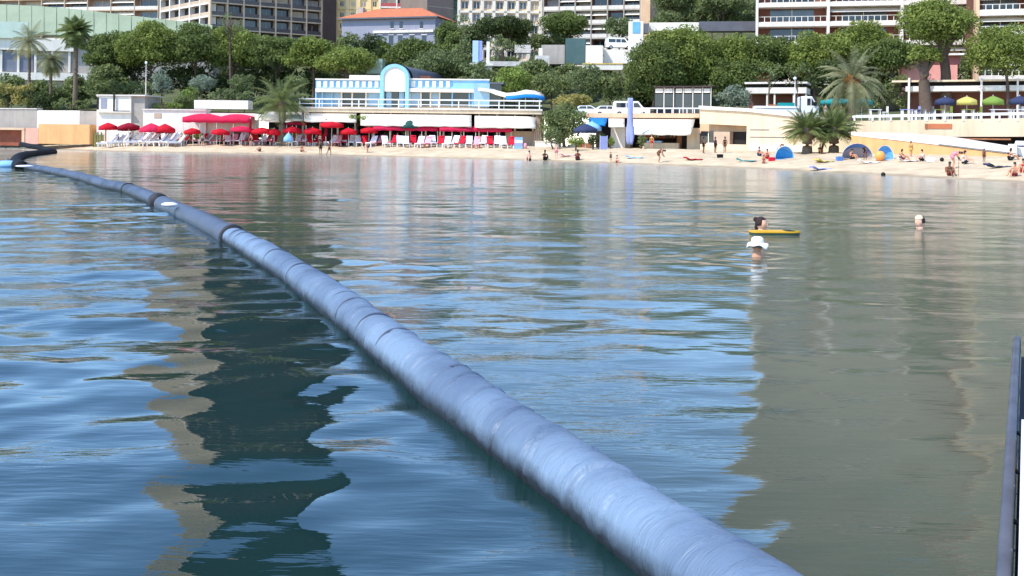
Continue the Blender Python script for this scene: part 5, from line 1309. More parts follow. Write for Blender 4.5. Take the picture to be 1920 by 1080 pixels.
# planting and dining tables in the shade under the terrace
rg = np.random.default_rng(77)
for i, px in enumerate((350, 372, 398, 420, 444, 486, 508, 556, 584, 636, 664, 700, 728, 762, 792, 824, 850, 878, 906, 934)):
    Y = 141.5 + (i % 3)*1.1; g = gp(px, Y); w = rg.uniform(1.2, 2.0); h = rg.uniform(1.3, 2.1)
    r_ = thing('planter_bush', 'leafy green planter bush in the shade behind the loungers', 'plant', g, 'planter bushes behind the loungers')
    C, Rr = crown_clumps(rg, 'round', w, 1.2, h); put('foliage', quads_mesh('foliage', leaf_cloud(rg, C+np.array([0, 0, 0.35]), Rr, 14, 0.14), (L_mid, L_lime, L_dark)[i % 3]), r_)
    MB().box(-w*0.4, w*0.4, -0.35, 0.35, -0.2, 0.5).build('planter', (brownw, darkint)[i % 2], r_)
for i, px in enumerate((722, 746, 800, 838, 866, 892, 920, 574, 646)):
    g = gp(px, 140.2); r_ = thing('dining_table', 'small dining table with pale cloth under the red canopies', 'table', g, 'dining tables under the canopies')
    MB().box(-0.45, 0.45, -0.45, 0.45, 0.70, 0.74).build('table_top', offwhite, r_); MB().box(-0.44, 0.44, -0.44, -0.43, 0.42, 0.698).build('cloth_drop', whitecush, r_)
    MB().tube([(0, 0, -0.1), (0, 0, 0.698)], 0.05, 6).build('leg', greymetal, r_)
    for s in (-1, 1):
        c = thing('dining_chair', 'red dining chair at a small table under the canopies', 'chair', at(g + Vector((s*0.85, 0, 0)), s*R(90)), 'dining chairs under the canopies')
        MB().box(-0.21, 0.21, -0.21, 0.21, 0.43, 0.48).build('seat', redc, c); MB().box(-0.21, 0.21, 0.18, 0.22, 0.484, 0.95).build('backrest', redc, c) if s > 0 else MB().box(-0.21, 0.21, 0.18, 0.22, 0.484, 0.95).build('backrest', crimson, c)
        for lx in (-1, 1):
            for ly in (-1, 1): MB().box(lx*0.19-0.02, lx*0.19+0.02, ly*0.19-0.02, ly*0.19+0.02, -0.1, 0.428).build('leg', greymetal, c)
# plants spilling over the white awnings
for px, py, lab in ((668, 222, 'trailing green plant beside the long white awning'), (703, 230, 'trailing lime plant beside the folded crimson parasol awning')):
    q = P(px, py, 138.5); w = 2.4
    tree('climbing_plant', lab, 'plant', (px-20, py-9, px+24, py+12), 139.2, 'round', L_lime, (px, 274), 2, 0.16, 8)

# reed screen and post at the sea wall end
g = gp(186, 143); r_ = thing('reed_screen', 'yellow green reed screen with a wooden post by the first red parasol', 'screen', g)
for i in range(12):
    xx = -0.8+i*0.13; MB().tube([(xx, 0.02*(i % 3), -0.2), (xx+0.02, 0.03*(i % 2), 1.9+0.25*math.sin(i*1.7))], 0.06, 6).build('reed', L_yellow if i % 3 else L_olive, r_)
MB().box(0.85, 1.0, -0.1, 0.05, -0.3, 2.7).build('post', wood, r_)
# tall terrace lamp, plant box, sign boards
for px, py0, py1, Y in ((273, 120, 208, 147.5), (1490, 150, 214, 122)):
    a_, b_ = P(px, py0, Y), P(px, py1, Y); r_ = thing('lamp_post', 'slim pale lamp post on the white terrace wall' if px < 900 else 'slim pale lamp post beside the white truck', 'lamp post', b_)
    h = a_.z-b_.z; MB().tube([(0, 0, -0.5), (0, 0, h)], [0.09, 0.05], 8).build('post', offwhite, r_); MB().ell((0, 0, h+0.18), (0.2, 0.2, 0.22), 10, 7).build('lamp', metalw, r_, None, True)

# pale blue feather flag / closed parasol by the white kiosk
g = on_sand(1180, 280); Y = 121.5; g = gp(1180, Y); r_ = thing('tall_banner', 'tall lilac blue banner sail standing before the white awnings', 'banner', g)
h = P(1180, 182, Y).z-g.z; MB().tube([(0, 0, -0.3), (0, 0, h)], 0.04, 8).build('pole', greymetal, r_)
mb = MB(); n = 14
for i in range(n+1):
    t = i/n; z = 0.5+(h-0.6)*t; w = 0.55+0.3*math.sin(math.pi*min(1, t*2.2))*(1 if t < .45 else 0.6)
    for k in range(5): u = k/4; mb.v.append((-0.5*w+u*w*1.2, -0.06+0.07*math.sin(u*5+t*4), z))
for i in range(n):
    for k in range(4): mb.f.append((5*i+k, 5*i+k+1, 5*i+6+k, 5*i+5+k))
mb.build('sail', lilac, r_, None, True).modifiers.new('t', 'SOLIDIFY').thickness = 0.01
# navy parasols and plants by the blue awning
parasol('navy patterned parasol beside the large beach shrub', 1098, 232, 242, 44, navy, gp(1098, 123.5))
parasol('pale blue parasol half under the blue awning', 1110, 228, 238, 36, awnlight, gp(1112, 125.5))
for px, w, h, lm, lab in ((1080, 34, 20, L_lime, 'flowering planter at the foot of the navy parasol'), (1112, 26, 26, L_dark, 'dark potted bush under the blue awning'), (1146, 14, 20, L_lime, 'upright green potted bush by the lilac banner'), (1202, 20, 24, L_mid, 'spiky potted plant beside the cream counter'), (1128, 16, 30, L_dark, 'tall dark potted bush beside the blue towel')):
    tree('potted_plant', lab, 'plant', (px-w/2, 276-h, px+w/2, 276), 120.5, 'round', lm, (px, 279), 3, 0.15, 12)
for px, Y, m, lab in ((1132, 119.5, navy, 'person-high blue windbreak panel by the tall potted bush'), (1000, 132, offwhite, 'white low beach wall below the pale curtain')):
    g = gp(px, Y)
    if px > 1100:
        r_ = thing('windbreak', lab, 'windbreak', at(g, R(20))); MB().box(-0.45, 0.45, -0.02, 0.02, 0.05, 1.6).build('cloth', lilac, r_)
        for s in (-1, 1): MB().tube([(s*0.47, 0, -0.2), (s*0.47, 0, 1.7)], 0.025, 6).build('pole', metalw, r_)
F = Fac(1008, 131, 1100, 127.5); r_ = F.thing('low_wall', 'white low planter wall on the sand below the beach shrub', 'wall', 1050, 276)
F.part('wall', white, r_, 1003, 266, 1048, 284, 0, 0.6); F.part('coping', offwhite, r_, 1002, 264.6, 1049, 265.8, -0.1, 0.7); F.part('end_block', greywall, r_, 1064, 271, 1080, 284, -0.8, 0); F.part('crate_front', wood, r_, 1082, 268, 1108, 282, -0.8, 0)
# stacked bins near the curtain
for px, m, lab in ((972, lilac, 'stack of pale blue beach boxes by the tan screen'), (984, pinkcush, 'small pink barrel by the tan screen')):
    g = on_sand(px, 279); r_ = thing('beach_box' if px < 980 else 'barrel', lab, 'box' if px < 980 else 'barrel', g)
    if px < 980:
        for k in range(4): MB().box(-0.5, 0.5, -0.35, 0.35, 0.005+k*0.36, 0.35+k*0.36).build('crate', (awnlight, lilac, whitecush, awnlight)[k], r_)
    else:
        MB().lathe([(0.001, 0), (0.22, 0), (0.28, 0.35), (0.22, 0.7), (0.001, 0.7)], 12).build('shell', m, r_, None, True)

# tents on the sand
def dome_tent(label, px, py, wpx, hpx, m1, m2, rz=0.0):
    g = on_sand(px, py); w = wpx/FPX*g.y/2; h = hpx/FPX*g.y
    r_ = thing('beach_tent', label, 'tent', at(g, rz)); na, nb = 12, 8
    def shell(j0, j1):
        mb = MB()
        for j in range(j0, j1+1):
            q = math.pi*j/(2*nb)*1.05
            for i in range(na+1):
                a = math.pi*i/na; mb.v.append((-w*math.cos(a)*1.0, 0.75*w*math.sin(a)*math.cos(q)*1.0-0.25*w+0.5*w*math.sin(q)*0.2 if False else 0.7*w*math.cos(q)*math.sin(a)-0.3*w, h*math.sin(a)*math.sin(min(q, math.pi/2))))
        for j in range(j1-j0):
            for i in range(na): mb.f.append((j*(na+1)+i, j*(na+1)+i+1, (j+1)*(na+1)+i+1, (j+1)*(na+1)+i))
        return mb
    a_ = shell(0, 4).build('back_shell', m2, r_, None, True); a_.modifiers.new('t', 'SOLIDIFY').thickness = 0.01
    b_ = shell(4, nb).build('front_shell', m1, r_, None, True); b_.modifiers.new('t', 'SOLIDIFY').thickness = 0.01
    pts = [(-w*math.cos(math.pi*i/na), -0.3*w, h*math.sin(math.pi*i/na)) for i in range(na+1)]
    MB().tube(pts, 0.02, 6).build('hoop', metalw, r_)
    MB().box(-w*0.95, w*0.95, -0.3*w-0.5, 0.25*w, -0.05, 0.02).build('floor_sheet', m2, r_)
    return r_
tentblue = mat('tent_bright_blue', (76, 164, 222), 0.7, 0.08, 2, trans=0.2); tentsky = mat('tent_sky_blue', (120, 188, 236), 0.7, 0.08, 2, trans=0.2); tentroyal = mat('tent_royal_blue', (104, 144, 206), 0.7, 0.08, 2, trans=0.2); tentgrey = mat('tent_grey', (170, 160, 162), 0.7, 0.08, 2, trans=0.2)
dome_tent('bright turquoise blue beach tent beside the squat palms', 1468, 298, 40, 24, tentsky, tentblue, R(15))
dome_tent('royal blue and grey beach shelter by the squat palm', 1606, 297, 56, 28, tentroyal, tentgrey, R(-10))
dome_tent('pale blue pop-up tent with an orange ball at its mouth', 1660, 299, 32, 26, tentsky, tentsky, R(-30))
def ball(label, px, py, r, m, name='beach_ball', cat='ball'):
    g = on_sand(px, py); o = thing(name, label, cat, g); mb = MB().ell((0, 0, r*0.9), (r, r, r), 12, 9); mb.build('shell', m, o, None, True)
    MB().tube([(0, 0, r*1.86), (0, 0, r*1.93)], r*0.16, 6).build('valve', blackm, o)
ball('orange beach ball at the mouth of the pale blue tent', 1650, 301, 0.45, mat('orange_vinyl', (238, 160, 84), 0.5, 0.08, 3))
ball('small dark ball lying near the waterline below the blue tents', 1656, 331, 0.17, blackm); ball('small dark ball lying on the sand by the tall group', 1766, 303, 0.17, blackm)
def towel(label, px, py, m, rz, l=1.8, w=0.9, name='beach_towel'):
    g = on_sand(px, py); o = thing(name, label, 'towel', at(g + Vector((0, 0, 0.03)), rz)); mb = MB(); n, k = 12, 6
    for i in range(n+1):
        for j in range(k+1): mb.v.append((-l/2+l*i/n, -w/2+w*j/k, 0.05+0.03*math.sin(i*1.3+j)+0.03*math.sin(j*2.1)+(0.22*max(0, 1-i/3))))
    for i in range(n):
        for j in range(k): a = i*(k+1)+j; mb.f.append((a, a+k+1, a+k+2, a+1))
    mb.build('cloth', m, o, None, True).modifiers.new('t', 'SOLIDIFY').thickness = 0.02
    MB().tube([(-l/2+0.05, -w*0.4, 0.2), (-l/2+0.05, w*0.4, 0.2)], 0.08, 8).build('rolled_end', m, o)
towel('rumpled lilac blue towel near the waterline', 1540, 318, lilac, R(10)); towel('dark towel on the sand below the peach wall', 96, 259, darkint, R(0), 2.4, 0.8); towel('pale towel under the wading group', 1705, 303, offwhite, R(-15))

for lab, px, py, m, a in (('striped red towel on the sand below the kiosk side wall', 1300, 300, redcush, 10), ('teal towel on the sand between the tan pillar and the turquoise tent', 1400, 303, teal, -20), ('yellow towel on the sand between the tents', 1545, 304, yellowc, 25), ('white towel beside the orange ball', 1630, 306, whitecush, -8), ('navy towel near the ramp end pier', 1870, 314, navy, 12), ('pink towel on the sand below the beach shrub', 1064, 293, pinkcush, 15), ('pale blue towel below the lilac banner', 1190, 297, awnlight, -12)):
    towel(lab, px, py, m, R(a))
for lab, px, py, m in (('brown beach bag beside the tanned bending person', 1779, 322, wood), ('blue beach bag beside the royal blue shelter', 1574, 301, tentroyal), ('red cool box beside the person in red', 1447, 302, redcush), ('white beach bag by the pale towel', 1745, 303, whitecush), ('dark rucksack on the sand below the tan pillar', 1350, 296, blackm)):
    g = on_sand(px, py); r_ = thing('beach_bag', lab, 'bag', at(g, R(px % 60)))
    mb = MB().prism([(-0.26, -0.03), (-0.32, 0.30), (-0.24, 0.36), (0.24, 0.36), (0.32, 0.30), (0.26, -0.03)], -0.14, 0.14); mb.build('bag_body', m, r_)
    MB().tube([(-0.16, 0, 0.34), (-0.12, 0, 0.52), (0.12, 0, 0.52), (0.16, 0, 0.34)], 0.018, 6).build('handle', offwhite, r_)
# ================================================================ people on the beach
def pose(kind):
    if kind == 'stand':
        J = {'pelvis': (0, 0, .93, .125, .10), 'spine': (0, .01, 1.13, .115, .085), 'chest': (0, .01, 1.32, .135, .095), 'neck': (0, 0, 1.47, .052), 'head': (0, -.01, 1.58, .072, .085), 'crown': (0, -.01, 1.69, .062, .075)}
        arm = lambda s: {'sh': (s*.18, .01, 1.39, .055), 'el': (s*.245, .03, 1.12, .042), 'wr': (s*.25, -.05, .88, .03), 'ha': (s*.25, -.08, .78, .032)}
        leg = lambda s: {'hp': (s*.095, 0, .88, .09), 'kn': (s*.10, -.02, .49, .058), 'an': (s*.10, .03, .09, .04), 'to': (s*.11, -.12, .03, .034)}
    elif kind == 'walk':
        J = {'pelvis': (0, 0, .92, .125, .10), 'spine': (0, -.01, 1.12, .115, .085), 'chest': (0, -.03, 1.31, .135, .095), 'neck': (0, -.05, 1.46, .052), 'head': (0, -.07, 1.57, .072, .085), 'crown': (0, -.07, 1.68, .062, .075)}
        arm = lambda s: {'sh': (s*.18, -.03, 1.38, .055), 'el': (s*.23, s*.14, 1.13, .042), 'wr': (s*.22, s*.16-.14, .92, .03), 'ha': (s*.22, s*.18-.2, .84, .032)}
        leg = lambda s: {'hp': (s*.095, 0, .87, .09), 'kn': (s*.10, -s*.16-.04, .50, .058), 'an': (s*.10, -s*.26+.08, .10, .04), 'to': (s*.11, -s*.26-.07, .04, .034)}
    elif kind == 'bend':
        J = {'pelvis': (0, .12, .88, .125, .10), 'spine': (0, -.02, 1.03, .115, .085), 'chest': (0, -.2, 1.12, .135, .095), 'neck': (0, -.34, 1.15, .052), 'head': (0, -.43, 1.14, .072, .085), 'crown': (0, -.53, 1.13, .062, .075)}
        arm = lambda s: {'sh': (s*.18, -.24, 1.10, .055), 'el': (s*.22, -.28, .83, .042), 'wr': (s*.16, -.42, .62, .03), 'ha': (s*.14, -.46, .53, .032)}
        leg = lambda s: {'hp': (s*.095, .1, .84, .09), 'kn': (s*.12, -.04, .47, .058), 'an': (s*.11, .06, .09, .04), 'to': (s*.12, -.10, .03, .034)}
    else:  # sit on the sand, knees drawn up
        J = {'pelvis': (0, .1, .12, .13, .11), 'spine': (0, .16, .32, .115, .085), 'chest': (0, .13, .52, .135, .095), 'neck': (0, .06, .67, .052), 'head': (0, .02, .78, .072, .085), 'crown': (0, .02, .89, .062, .075)}
        arm = lambda s: {'sh': (s*.18, .10, .58, .055), 'el': (s*.25, -.1, .42, .042), 'wr': (s*.14, -.3, .42, .03), 'ha': (s*.08, -.37, .42, .032)}
        leg = lambda s: {'hp': (s*.10, .02, .11, .09), 'kn': (s*.13, -.36, .44, .058), 'an': (s*.11, -.56, .08, .04), 'to': (s*.12, -.70, .04, .034)}
    E = [('pelvis', 'spine'), ('spine', 'chest'), ('chest', 'neck'), ('neck', 'head'), ('head', 'crown')]
    for n, s in (('l', -1), ('r', 1)):
        for k, v in arm(s).items(): J[k+n] = v
        for k, v in leg(s).items(): J[k+n] = v
        E += [('chest', 'sh'+n), ('sh'+n, 'el'+n), ('el'+n, 'wr'+n), ('wr'+n, 'ha'+n), ('pelvis', 'hp'+n), ('hp'+n, 'kn'+n), ('kn'+n, 'an'+n), ('an'+n, 'to'+n)]
    return J, E
BODY = {}
def person(label, px, py, kind, yaw, skin, top=None, bottom=None, hair=None, h=1.0, pos=None, zadd=0.0):
    g = pos or on_sand(px, py)
    J, E = pose(kind)
    if (kind) not in BODY: BODY[kind] = skin_mesh('body_'+kind, J, E, 2)
    me = BODY[kind].copy(); me.materials.append(skin)
    root = thing('person', label, 'person', at(g + Vector((0, 0, zadd)), yaw, h))
    put('body', me, root)
    def seg(a, b): return Vector(J[a][:3]), Vector(J[b][:3])
    if bottom:
        mb = MB()
        for n in 'lr':
            a, b = seg('hp'+n, 'kn'+n); p = Vector(J['pelvis'][:3]); mb.tube([p+(a-p)*0.5+Vector((0, 0, .06)), a, a.lerp(b, .45)], [.115, .112, .096], 10)
        p, s_ = seg('pelvis', 'spine'); mb.tube([p-(s_-p)*0.35, p, p.lerp(s_, .55)], [.12, .155, .142], 12)
        mb.build('shorts', bottom, root, None, True)
    if top:
        a, b = seg('spine', 'chest'); p = Vector(J['pelvis'][:3]); n_ = Vector(J['neck'][:3])
        MB().tube([p.lerp(a, .3), a, b, b.lerp(n_, .55)], [.152, .148, .168, .10], 12).build('shirt', top, root, None, True)
    c = Vector(J['crown'][:3]); hd = Vector(J['head'][:3]); back = Vector((0, .02, 0))
    d = (c-hd).normalized()
    MB().ell(c + back*0.5 + d*0.0, (.092, .10, .095), 12, 8).ell(hd+back*2, (.085, .075, .10), 10, 7).build('hair', hair or hairm, root, None, True)
    return root
cb = {'black': mat('black_cloth', (28, 28, 32), 0.9, 0.15, 4), 'navy': mat('navy_cloth', (40, 50, 96), 0.9, 0.15, 4), 'red': mat('red_cloth', (190, 40, 44), 0.9, 0.15, 4), 'blue': mat('blue_cloth', (60, 110, 190), 0.9, 0.15, 4),
      'white': capw, 'maroon': mat('maroon_cloth', (120, 40, 44), 0.9, 0.15, 4), 'pink': mat('pink_cloth', (226, 140, 150), 0.9, 0.15, 4), 'brown': mat('brown_cloth', (110, 74, 56), 0.9, 0.2, 4), 'yellow': mat('yellow_cloth', (230, 190, 90), 0.9, 0.12, 4), 'teal': mat('teal_cloth', (50, 140, 150), 0.9, 0.12, 4)}
person('person in black standing on the sand below the narrow crimson canopy', 601, 289.5, 'stand', R(20), skinC, cb['black'], cb['black'])
person('tanned person in brown shorts walking near the narrow crimson canopy', 617, 291, 'walk', R(80), skinC, None, cb['brown'])
person('tanned person bending at the waterline by the red parasol with pole', 689, 287, 'bend', R(-60), skinA, None, cb['navy'])
person('person crouching at the waterline below the squat feather palm', 566, 285, 'sit', R(30), skinA, cb['red'], cb['black'])
person('person in pale clothes sitting by the waterline below the flat red parasols', 486, 284, 'sit', R(-40), skinB, cb['brown'], cb['brown'])
person('pale-skinned person in dark shorts sitting at the water below the pale curtain', 992, 302, 'sit', R(-20), skinB, None, cb['black'], h=1.2)
person('person with long dark hair in dark swimsuit sitting at the water', 1022, 301, 'sit', R(160), skinC, cb['black'], cb['black'], h=1.2)
person('slim fair person standing on the sand below the beach shrub', 1043, 298.5, 'stand', R(10), skinB, None, cb['pink'])
person('person in black swimwear sitting at the water below the flowering planter', 1083, 300.5, 'sit', R(180), skinC, cb['maroon'], cb['black'], h=1.2)
person('small child in grey standing at the water near the lilac banner', 1145, 303.5, 'stand', R(0), skinA, cb['black'], cb['black'], h=0.58)
person('small child sitting at the water near the lilac banner', 1157, 305, 'sit', R(20), skinB, None, cb['red'], h=0.8)
person('tall tanned person bending over in front of the cream counter', 1236, 305.5, 'bend', R(70), skinA, cb['brown'], cb['brown'], h=1.08)
person('fair person in orange top standing at the cream counter', 1222, 281, 'stand', R(-30), skinA, cb['yellow'], cb['red'], pos=gp(1222, 118.5))
person('person in black standing before the kiosk side wall', 1319, 287.5, 'stand', R(100), skinC, cb['black'], cb['black'])
person('person in a navy top standing by the tan pillar on its window side', 1341, 287, 'stand', R(40), skinC, cb['navy'], cb['black'])
person('person in a black top and brown shorts standing by the dark opening', 1359, 286.5, 'stand', R(-40), skinC, cb['black'], cb['brown'])
person('person in blue sitting before the white plinth step', 1424, 293, 'sit', R(30), skinA, cb['navy'], cb['navy'])
person('person in red reclining beside the turquoise tent', 1438, 298, 'sit', R(-50), skinA, cb['red'], cb['red'])
person('child in maroon sitting on the bare sand below the turquoise tent', 1432, 307, 'sit', R(-10), skinA, cb['maroon'], cb['maroon'], h=0.8)
person('person in a white shirt bending behind the turquoise tent', 1458, 293, 'bend', R(60), skinB, cb['white'], cb['white'])
person('person in black sitting between the two squat palms', 1538, 288, 'sit', R(0), skinC, cb['black'], cb['black'])
person('tanned person sitting under the royal blue shelter', 1598, 299, 'sit', R(30), skinA, cb['brown'], cb['black'])
person('person in black leaning at the edge of the royal blue shelter', 1622, 299.5, 'bend', R(-40), skinC, cb['black'], cb['navy'], h=0.9)
person('shirtless person standing behind the pale blue tent', 1659, 287, 'stand', R(0), skinA, None, cb['blue'])
person('person in purple lying back beside the pale blue tent', 1692, 301, 'sit', R(50), skinA, cb['navy'], cb['maroon'])
person('person in yellow standing behind the group beside the tent', 1708, 295, 'stand', R(20), skinA, cb['yellow'], cb['yellow'], h=0.8)
person('fair person in white sitting at the end of the group beside the tent', 1728, 302, 'sit', R(-70), skinB, cb['white'], cb['black'])
person('tanned person in a pale swimsuit bending over a brown bag', 1788, 316, 'bend', R(75), skinA, cb['pink'], cb['pink'], h=1.05)
person('tanned person in a patterned wrap crouching near the waterline', 1781, 330, 'sit', R(0), skinC, cb['brown'], cb['maroon'], h=1.05)
person('fair person sitting with legs stretched beside the bending one', 1810, 308, 'sit', R(60), skinB, cb['white'], cb['black'], h=1.1)
person('slim dark person standing by the foot of the ramp', 1845, 305, 'stand', R(0), skinC, cb['brown'], cb['brown'], h=0.62)
person('person in black reclining by the ramp end pier', 1896, 301, 'sit', R(80), skinA, cb['black'], cb['black'])
person('tanned person sunbathing near the waterline at the beach end', 1902, 331, 'sit', R(-60), skinA, None, cb['maroon'])
person('person in red sitting beyond the sunbather at the beach end', 1918, 324, 'sit', R(-40), skinA, cb['red'], cb['red'])
person('person with pale hat sitting in front of the brown niche', 12, 258, 'sit', R(0), skinB, cb['white'], cb['white'], hair=capw)
person('person in white sitting against the salmon wall', 62, 258, 'sit', R(20), skinB, cb['white'], cb['black'], pos=None)
g = on_sand(1797, 331); r_ = thing('fishing_rod', 'thin pale pole stuck upright in the sand beside the crouching person', 'pole', g)
MB().tube([(0, 0, -0.2), (0.02, 0, 1.3)], 0.018, 6).build('shaft', wood, r_); MB().ell((0.02, 0, 1.28), (0.07, 0.07, 0.1), 8, 6).build('grip', blackm, r_)
for k, px in enumerate((222, 244, 300, 380, 420, 470, 600, 745, 790, 865, 905)):
    c = (cb['red'], cb['white'], cb['black'], cb['teal'], cb['pink'])[k % 5]; names = ('red', 'white', 'black', 'teal', 'pink')[k % 5]
    near = ('the first flat red parasol', 'the second flat red parasol', 'the paired flat red parasols', 'the two-peaked canopy', 'the end of the two-peaked canopy', 'the folded crimson parasol', 'the narrow canopy pole', 'the dark green parasol', 'the long pink red canopy', 'the long red canopy', 'the tan screen end of the long red canopy')[k]
    person('guest in %s standing near %s' % (names, near), px, 0, 'stand', R(k*67), (skinA, skinB)[k % 2], c, cb['black'] if k % 2 else cb['navy'], pos=gp(px, 137.6 if px > 340 else 141))

# ================================================================ vehicles
paint = mat('white_car_paint', (236, 236, 236), 0.25, 0.03, 1.0, spec=0.6); rubber = mat('tyre_rubber', (30, 30, 32), 0.8, 0.2, 3); rim = mat('wheel_rim', (150, 150, 152), 0.35, 0.1, 3, metal=0.7)
greypaint = mat('grey_car_paint', (120, 126, 132), 0.25, 0.05, 1.0, spec=0.6); lampm = mat('headlamp_glass', (220, 224, 226), 0.15, 0.05, 3, spec=0.7); tail = mat('tail_lamp_red', (170, 24, 24), 0.3, 0.1, 3)
def bevel(o, w=0.05): m = o.modifiers.new('b', 'BEVEL'); m.width = w; m.segments = 2; m.limit_method = 'ANGLE'
def vehicle(label, cat, mw, prof, wins, wheels, W, body=paint, wr=0.33, name='parked_car', extra=None):
    """profile in x (length) and z, x to the right; windows as polygons on both sides"""
    r_ = thing(name, label, cat, mw); o = MB().prism(prof, -W/2, W/2).build('body', body, r_); bevel(o)
    for poly in wins:
        for s in (-1, 1): MB().prism(poly, s*(W/2+0.004) - 0.006, s*(W/2+0.004) + 0.006).build('side_window', glass, r_)
    for wx in wheels:
        for s in (-1, 1):
            t = MB().tube([(wx, s*(W/2-0.2), wr), (wx, s*(W/2+0.012), wr)], wr, 18).build('wheel', rubber, r_); MB().tube([(wx, s*(W/2+0.014), wr), (wx, s*(W/2+0.03), wr)], wr*0.6, 14).build('rim', rim, t)
    xs = [p[0] for p in prof]
    for s in (-1, 1):
        MB().box(max(xs)-0.05, max(xs)+0.015, s*W*0.36-0.14, s*W*0.36+0.14, 0.62, 0.78).build('headlight', lampm, r_); MB().box(min(xs)-0.015, min(xs)+0.05, s*W*0.4-0.09, s*W*0.4+0.09, 0.7, 0.95).build('tail_light', tail, r_)
    if extra: extra(r_)
    return r_
def on_deck(px, py, Y): return P(px, py, Y)
vanp = [(-2.3, .35), (-2.35, 1.0), (-2.25, 1.85), (-2.0, 1.98), (0.9, 1.98), (1.55, 1.2), (2.3, 1.0), (2.35, .35)]; vanw = [[(-1.9, 1.15), (-1.9, 1.75), (-0.7, 1.75), (-0.7, 1.15)], [(-0.6, 1.15), (-0.6, 1.75), (0.2, 1.75), (0.2, 1.15)], [(0.3, 1.15), (0.3, 1.75), (0.85, 1.75), (1.3, 1.15)]]
carp = [(-2.1, .3), (-2.15, .8), (-1.95, 1.0), (-1.3, 1.42), (0.2, 1.45), (1.0, 1.0), (2.0, .82), (2.1, .3)]; carw = [[(-1.5, 1.02), (-1.2, 1.34), (-0.4, 1.36), (-0.4, 1.02)], [(-0.3, 1.02), (-0.3, 1.36), (0.15, 1.36), (0.75, 1.02)]]
# promenade truck: cab with flat bed
def truck(r_):
    b_ = MB().box(-4.7, 0.3, -0.95, 0.95, 0.75, 1.5).build('cargo_bed', paint, r_); MB().box(-4.72, 0.28, -1.0, -0.955, 1.2, 1.27).build('bed_rail', greymetal, b_)
    MB().box(-1.9, -0.2, -0.7, 0.7, 1.505, 1.9).build('tarpaulin', teal, r_); MB().box(-3.0, -2.2, -0.5, 0.5, 1.505, 1.7).build('crate', wood, r_)
    MB().tube([(0.36, -1.02, 1.0), (0.36, -1.02, 2.6)], 0.06, 6).build('exhaust_stack', greymetal, r_)
    MB().box(1.9, 2.2, -1.25, -1.05, 1.55, 2.0).build('mirror', blackm, r_)
tp = on_ter(1490, 117.5)
vehicle('white flatbed truck with teal tarpaulin parked on the promenade', 'truck', at(tp, R(-4)), [(0.45, .5), (0.45, 2.55), (0.6, 2.66), (1.7, 2.66), (2.25, 1.7), (2.5, 1.5), (2.5, .5)], [[(1.15, 1.6), (1.15, 2.4), (1.55, 2.4), (1.55, 1.6)], [(1.64, 1.6), (1.64, 2.42), (1.72, 2.4), (2.1, 1.6)]], (-3.6, 1.6), 2.0, name='flatbed_truck', wr=0.42, extra=truck)
tp = on_ter(1182, 130); vehicle('white van parked on the promenade behind the lilac banner', 'van', at(tp, R(-3)), vanp, vanw, (-1.5, 1.5), 1.8, name='parked_van')
for px, py, Y, m, lab in ((1142, 214, 134, paint, 'white car parked beside the white van above the blue awning'), (1104, 213, 136, paint, 'white car half hidden by the beach shrub top')):
    vehicle(lab, 'car', at(on_ter(px, Y), R(-3)), carp, carw, (-1.3, 1.3), 1.7, body=m)
F = Fac(1130, 172, 1190, 172)
vehicle('white minivan on the upper parking ramp', 'van', at(P(1160, 93, 175.5), R(4)), vanp, vanw, (-1.5, 1.5), 1.8, name='parked_van')
vehicle('white car on the lower parking ramp', 'car', at(P(1138, 118.4, 173), R(4)), carp, carw, (-1.3, 1.3), 1.7); vehicle('pale grey car on the lower parking ramp', 'car', at(P(1168, 118.4, 173), R(4)), carp, carw, (-1.3, 1.3), 1.7, body=greypaint)

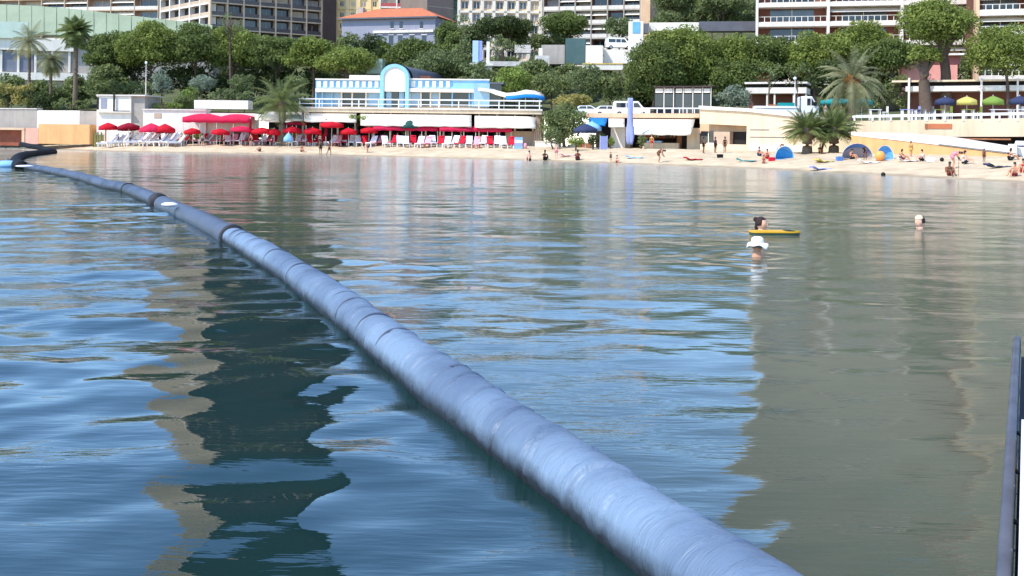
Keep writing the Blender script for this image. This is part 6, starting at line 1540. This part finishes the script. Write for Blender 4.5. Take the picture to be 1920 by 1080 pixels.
# ================================================================ terrace tables and parasols on the right
def tp_(px, py, Y): return P(px, py, Y)
for lab, px, pt, pr, w, m, Y in (('wide teal parasol behind the date palm trunk', 1570, 184, 189, 62, teal, 117), ('smaller teal parasol between the date palm and the dark hedge', 1616, 184, 189, 40, teal, 114), ('navy parasol beside the thick pine trunks', 1772, 182, 188, 36, navy, 108), ('yellow parasol on the terrace beside the navy one', 1813, 181, 188, 36, yellowc, 107), ('lime green parasol on the terrace beside the yellow one', 1862, 180, 188, 38, greenc, 107), ('dark parasol at the end of the terrace', 1912, 180, 187, 36, navy, 107)):
    b_ = P(px, 224, Y); parasol(lab, px, pt, pr, w, m, b_, Y=Y, group='parasols on the promenade terrace')
for k, (px, lab, m) in enumerate(((1700, 'blue cafe table set behind the railing by the hedge', lilac), (1725, 'grey cafe table set behind the railing by the pines', greymetal), (1760, 'lime cafe chair set below the navy parasol', greenc), (1815, 'green cafe table set below the yellow parasol', greenc), (1880, 'white long table on the terrace end', metalw), (1912, 'white table past the lime parasol', metalw), (1640, 'white table beside the date palm', metalw))):
    g = P(px, 224, 106.5); r_ = thing('cafe_table', lab, 'table', g)
    w = 1.3 if px >= 1880 else 0.6
    MB().box(-w, w, -0.4, 0.4, 1.0, 1.06).build('table_top', m, r_)
    for s in (-1, 1): MB().box(s*w*0.8-0.05, s*w*0.8+0.05, -0.3, 0.3, -0.1, 0.995).build('leg', metalw, r_)
    c = thing('cafe_chair', 'chair beside the ' + lab, 'chair', g + Vector((w+0.5, 0, 0)))
    MB().box(-0.25, 0.25, -0.25, 0.25, 0.75, 0.82).build('seat', m, c); MB().box(0.2, 0.26, -0.25, 0.25, 0.825, 1.4).build('backrest', m, c)
    for lx in (-1, 1):
        for ly in (-1, 1): MB().box(lx*0.22-0.025, lx*0.22+0.025, ly*0.22-0.025, ly*0.22+0.025, -0.1, 0.748).build('leg', metalw, c)
for px, lab in ((1548, 'person in lilac shirt standing on the terrace under the teal parasol'), (1577, 'person in white standing on the terrace by the date palm')):
    person(lab, px, 0, 'stand', R(30), skinA, cb['white'] if px > 1560 else mat('lilac_cloth', (176, 180, 216), 0.9, 0.1, 4), cb['white'], pos=P(px, 224, 111))
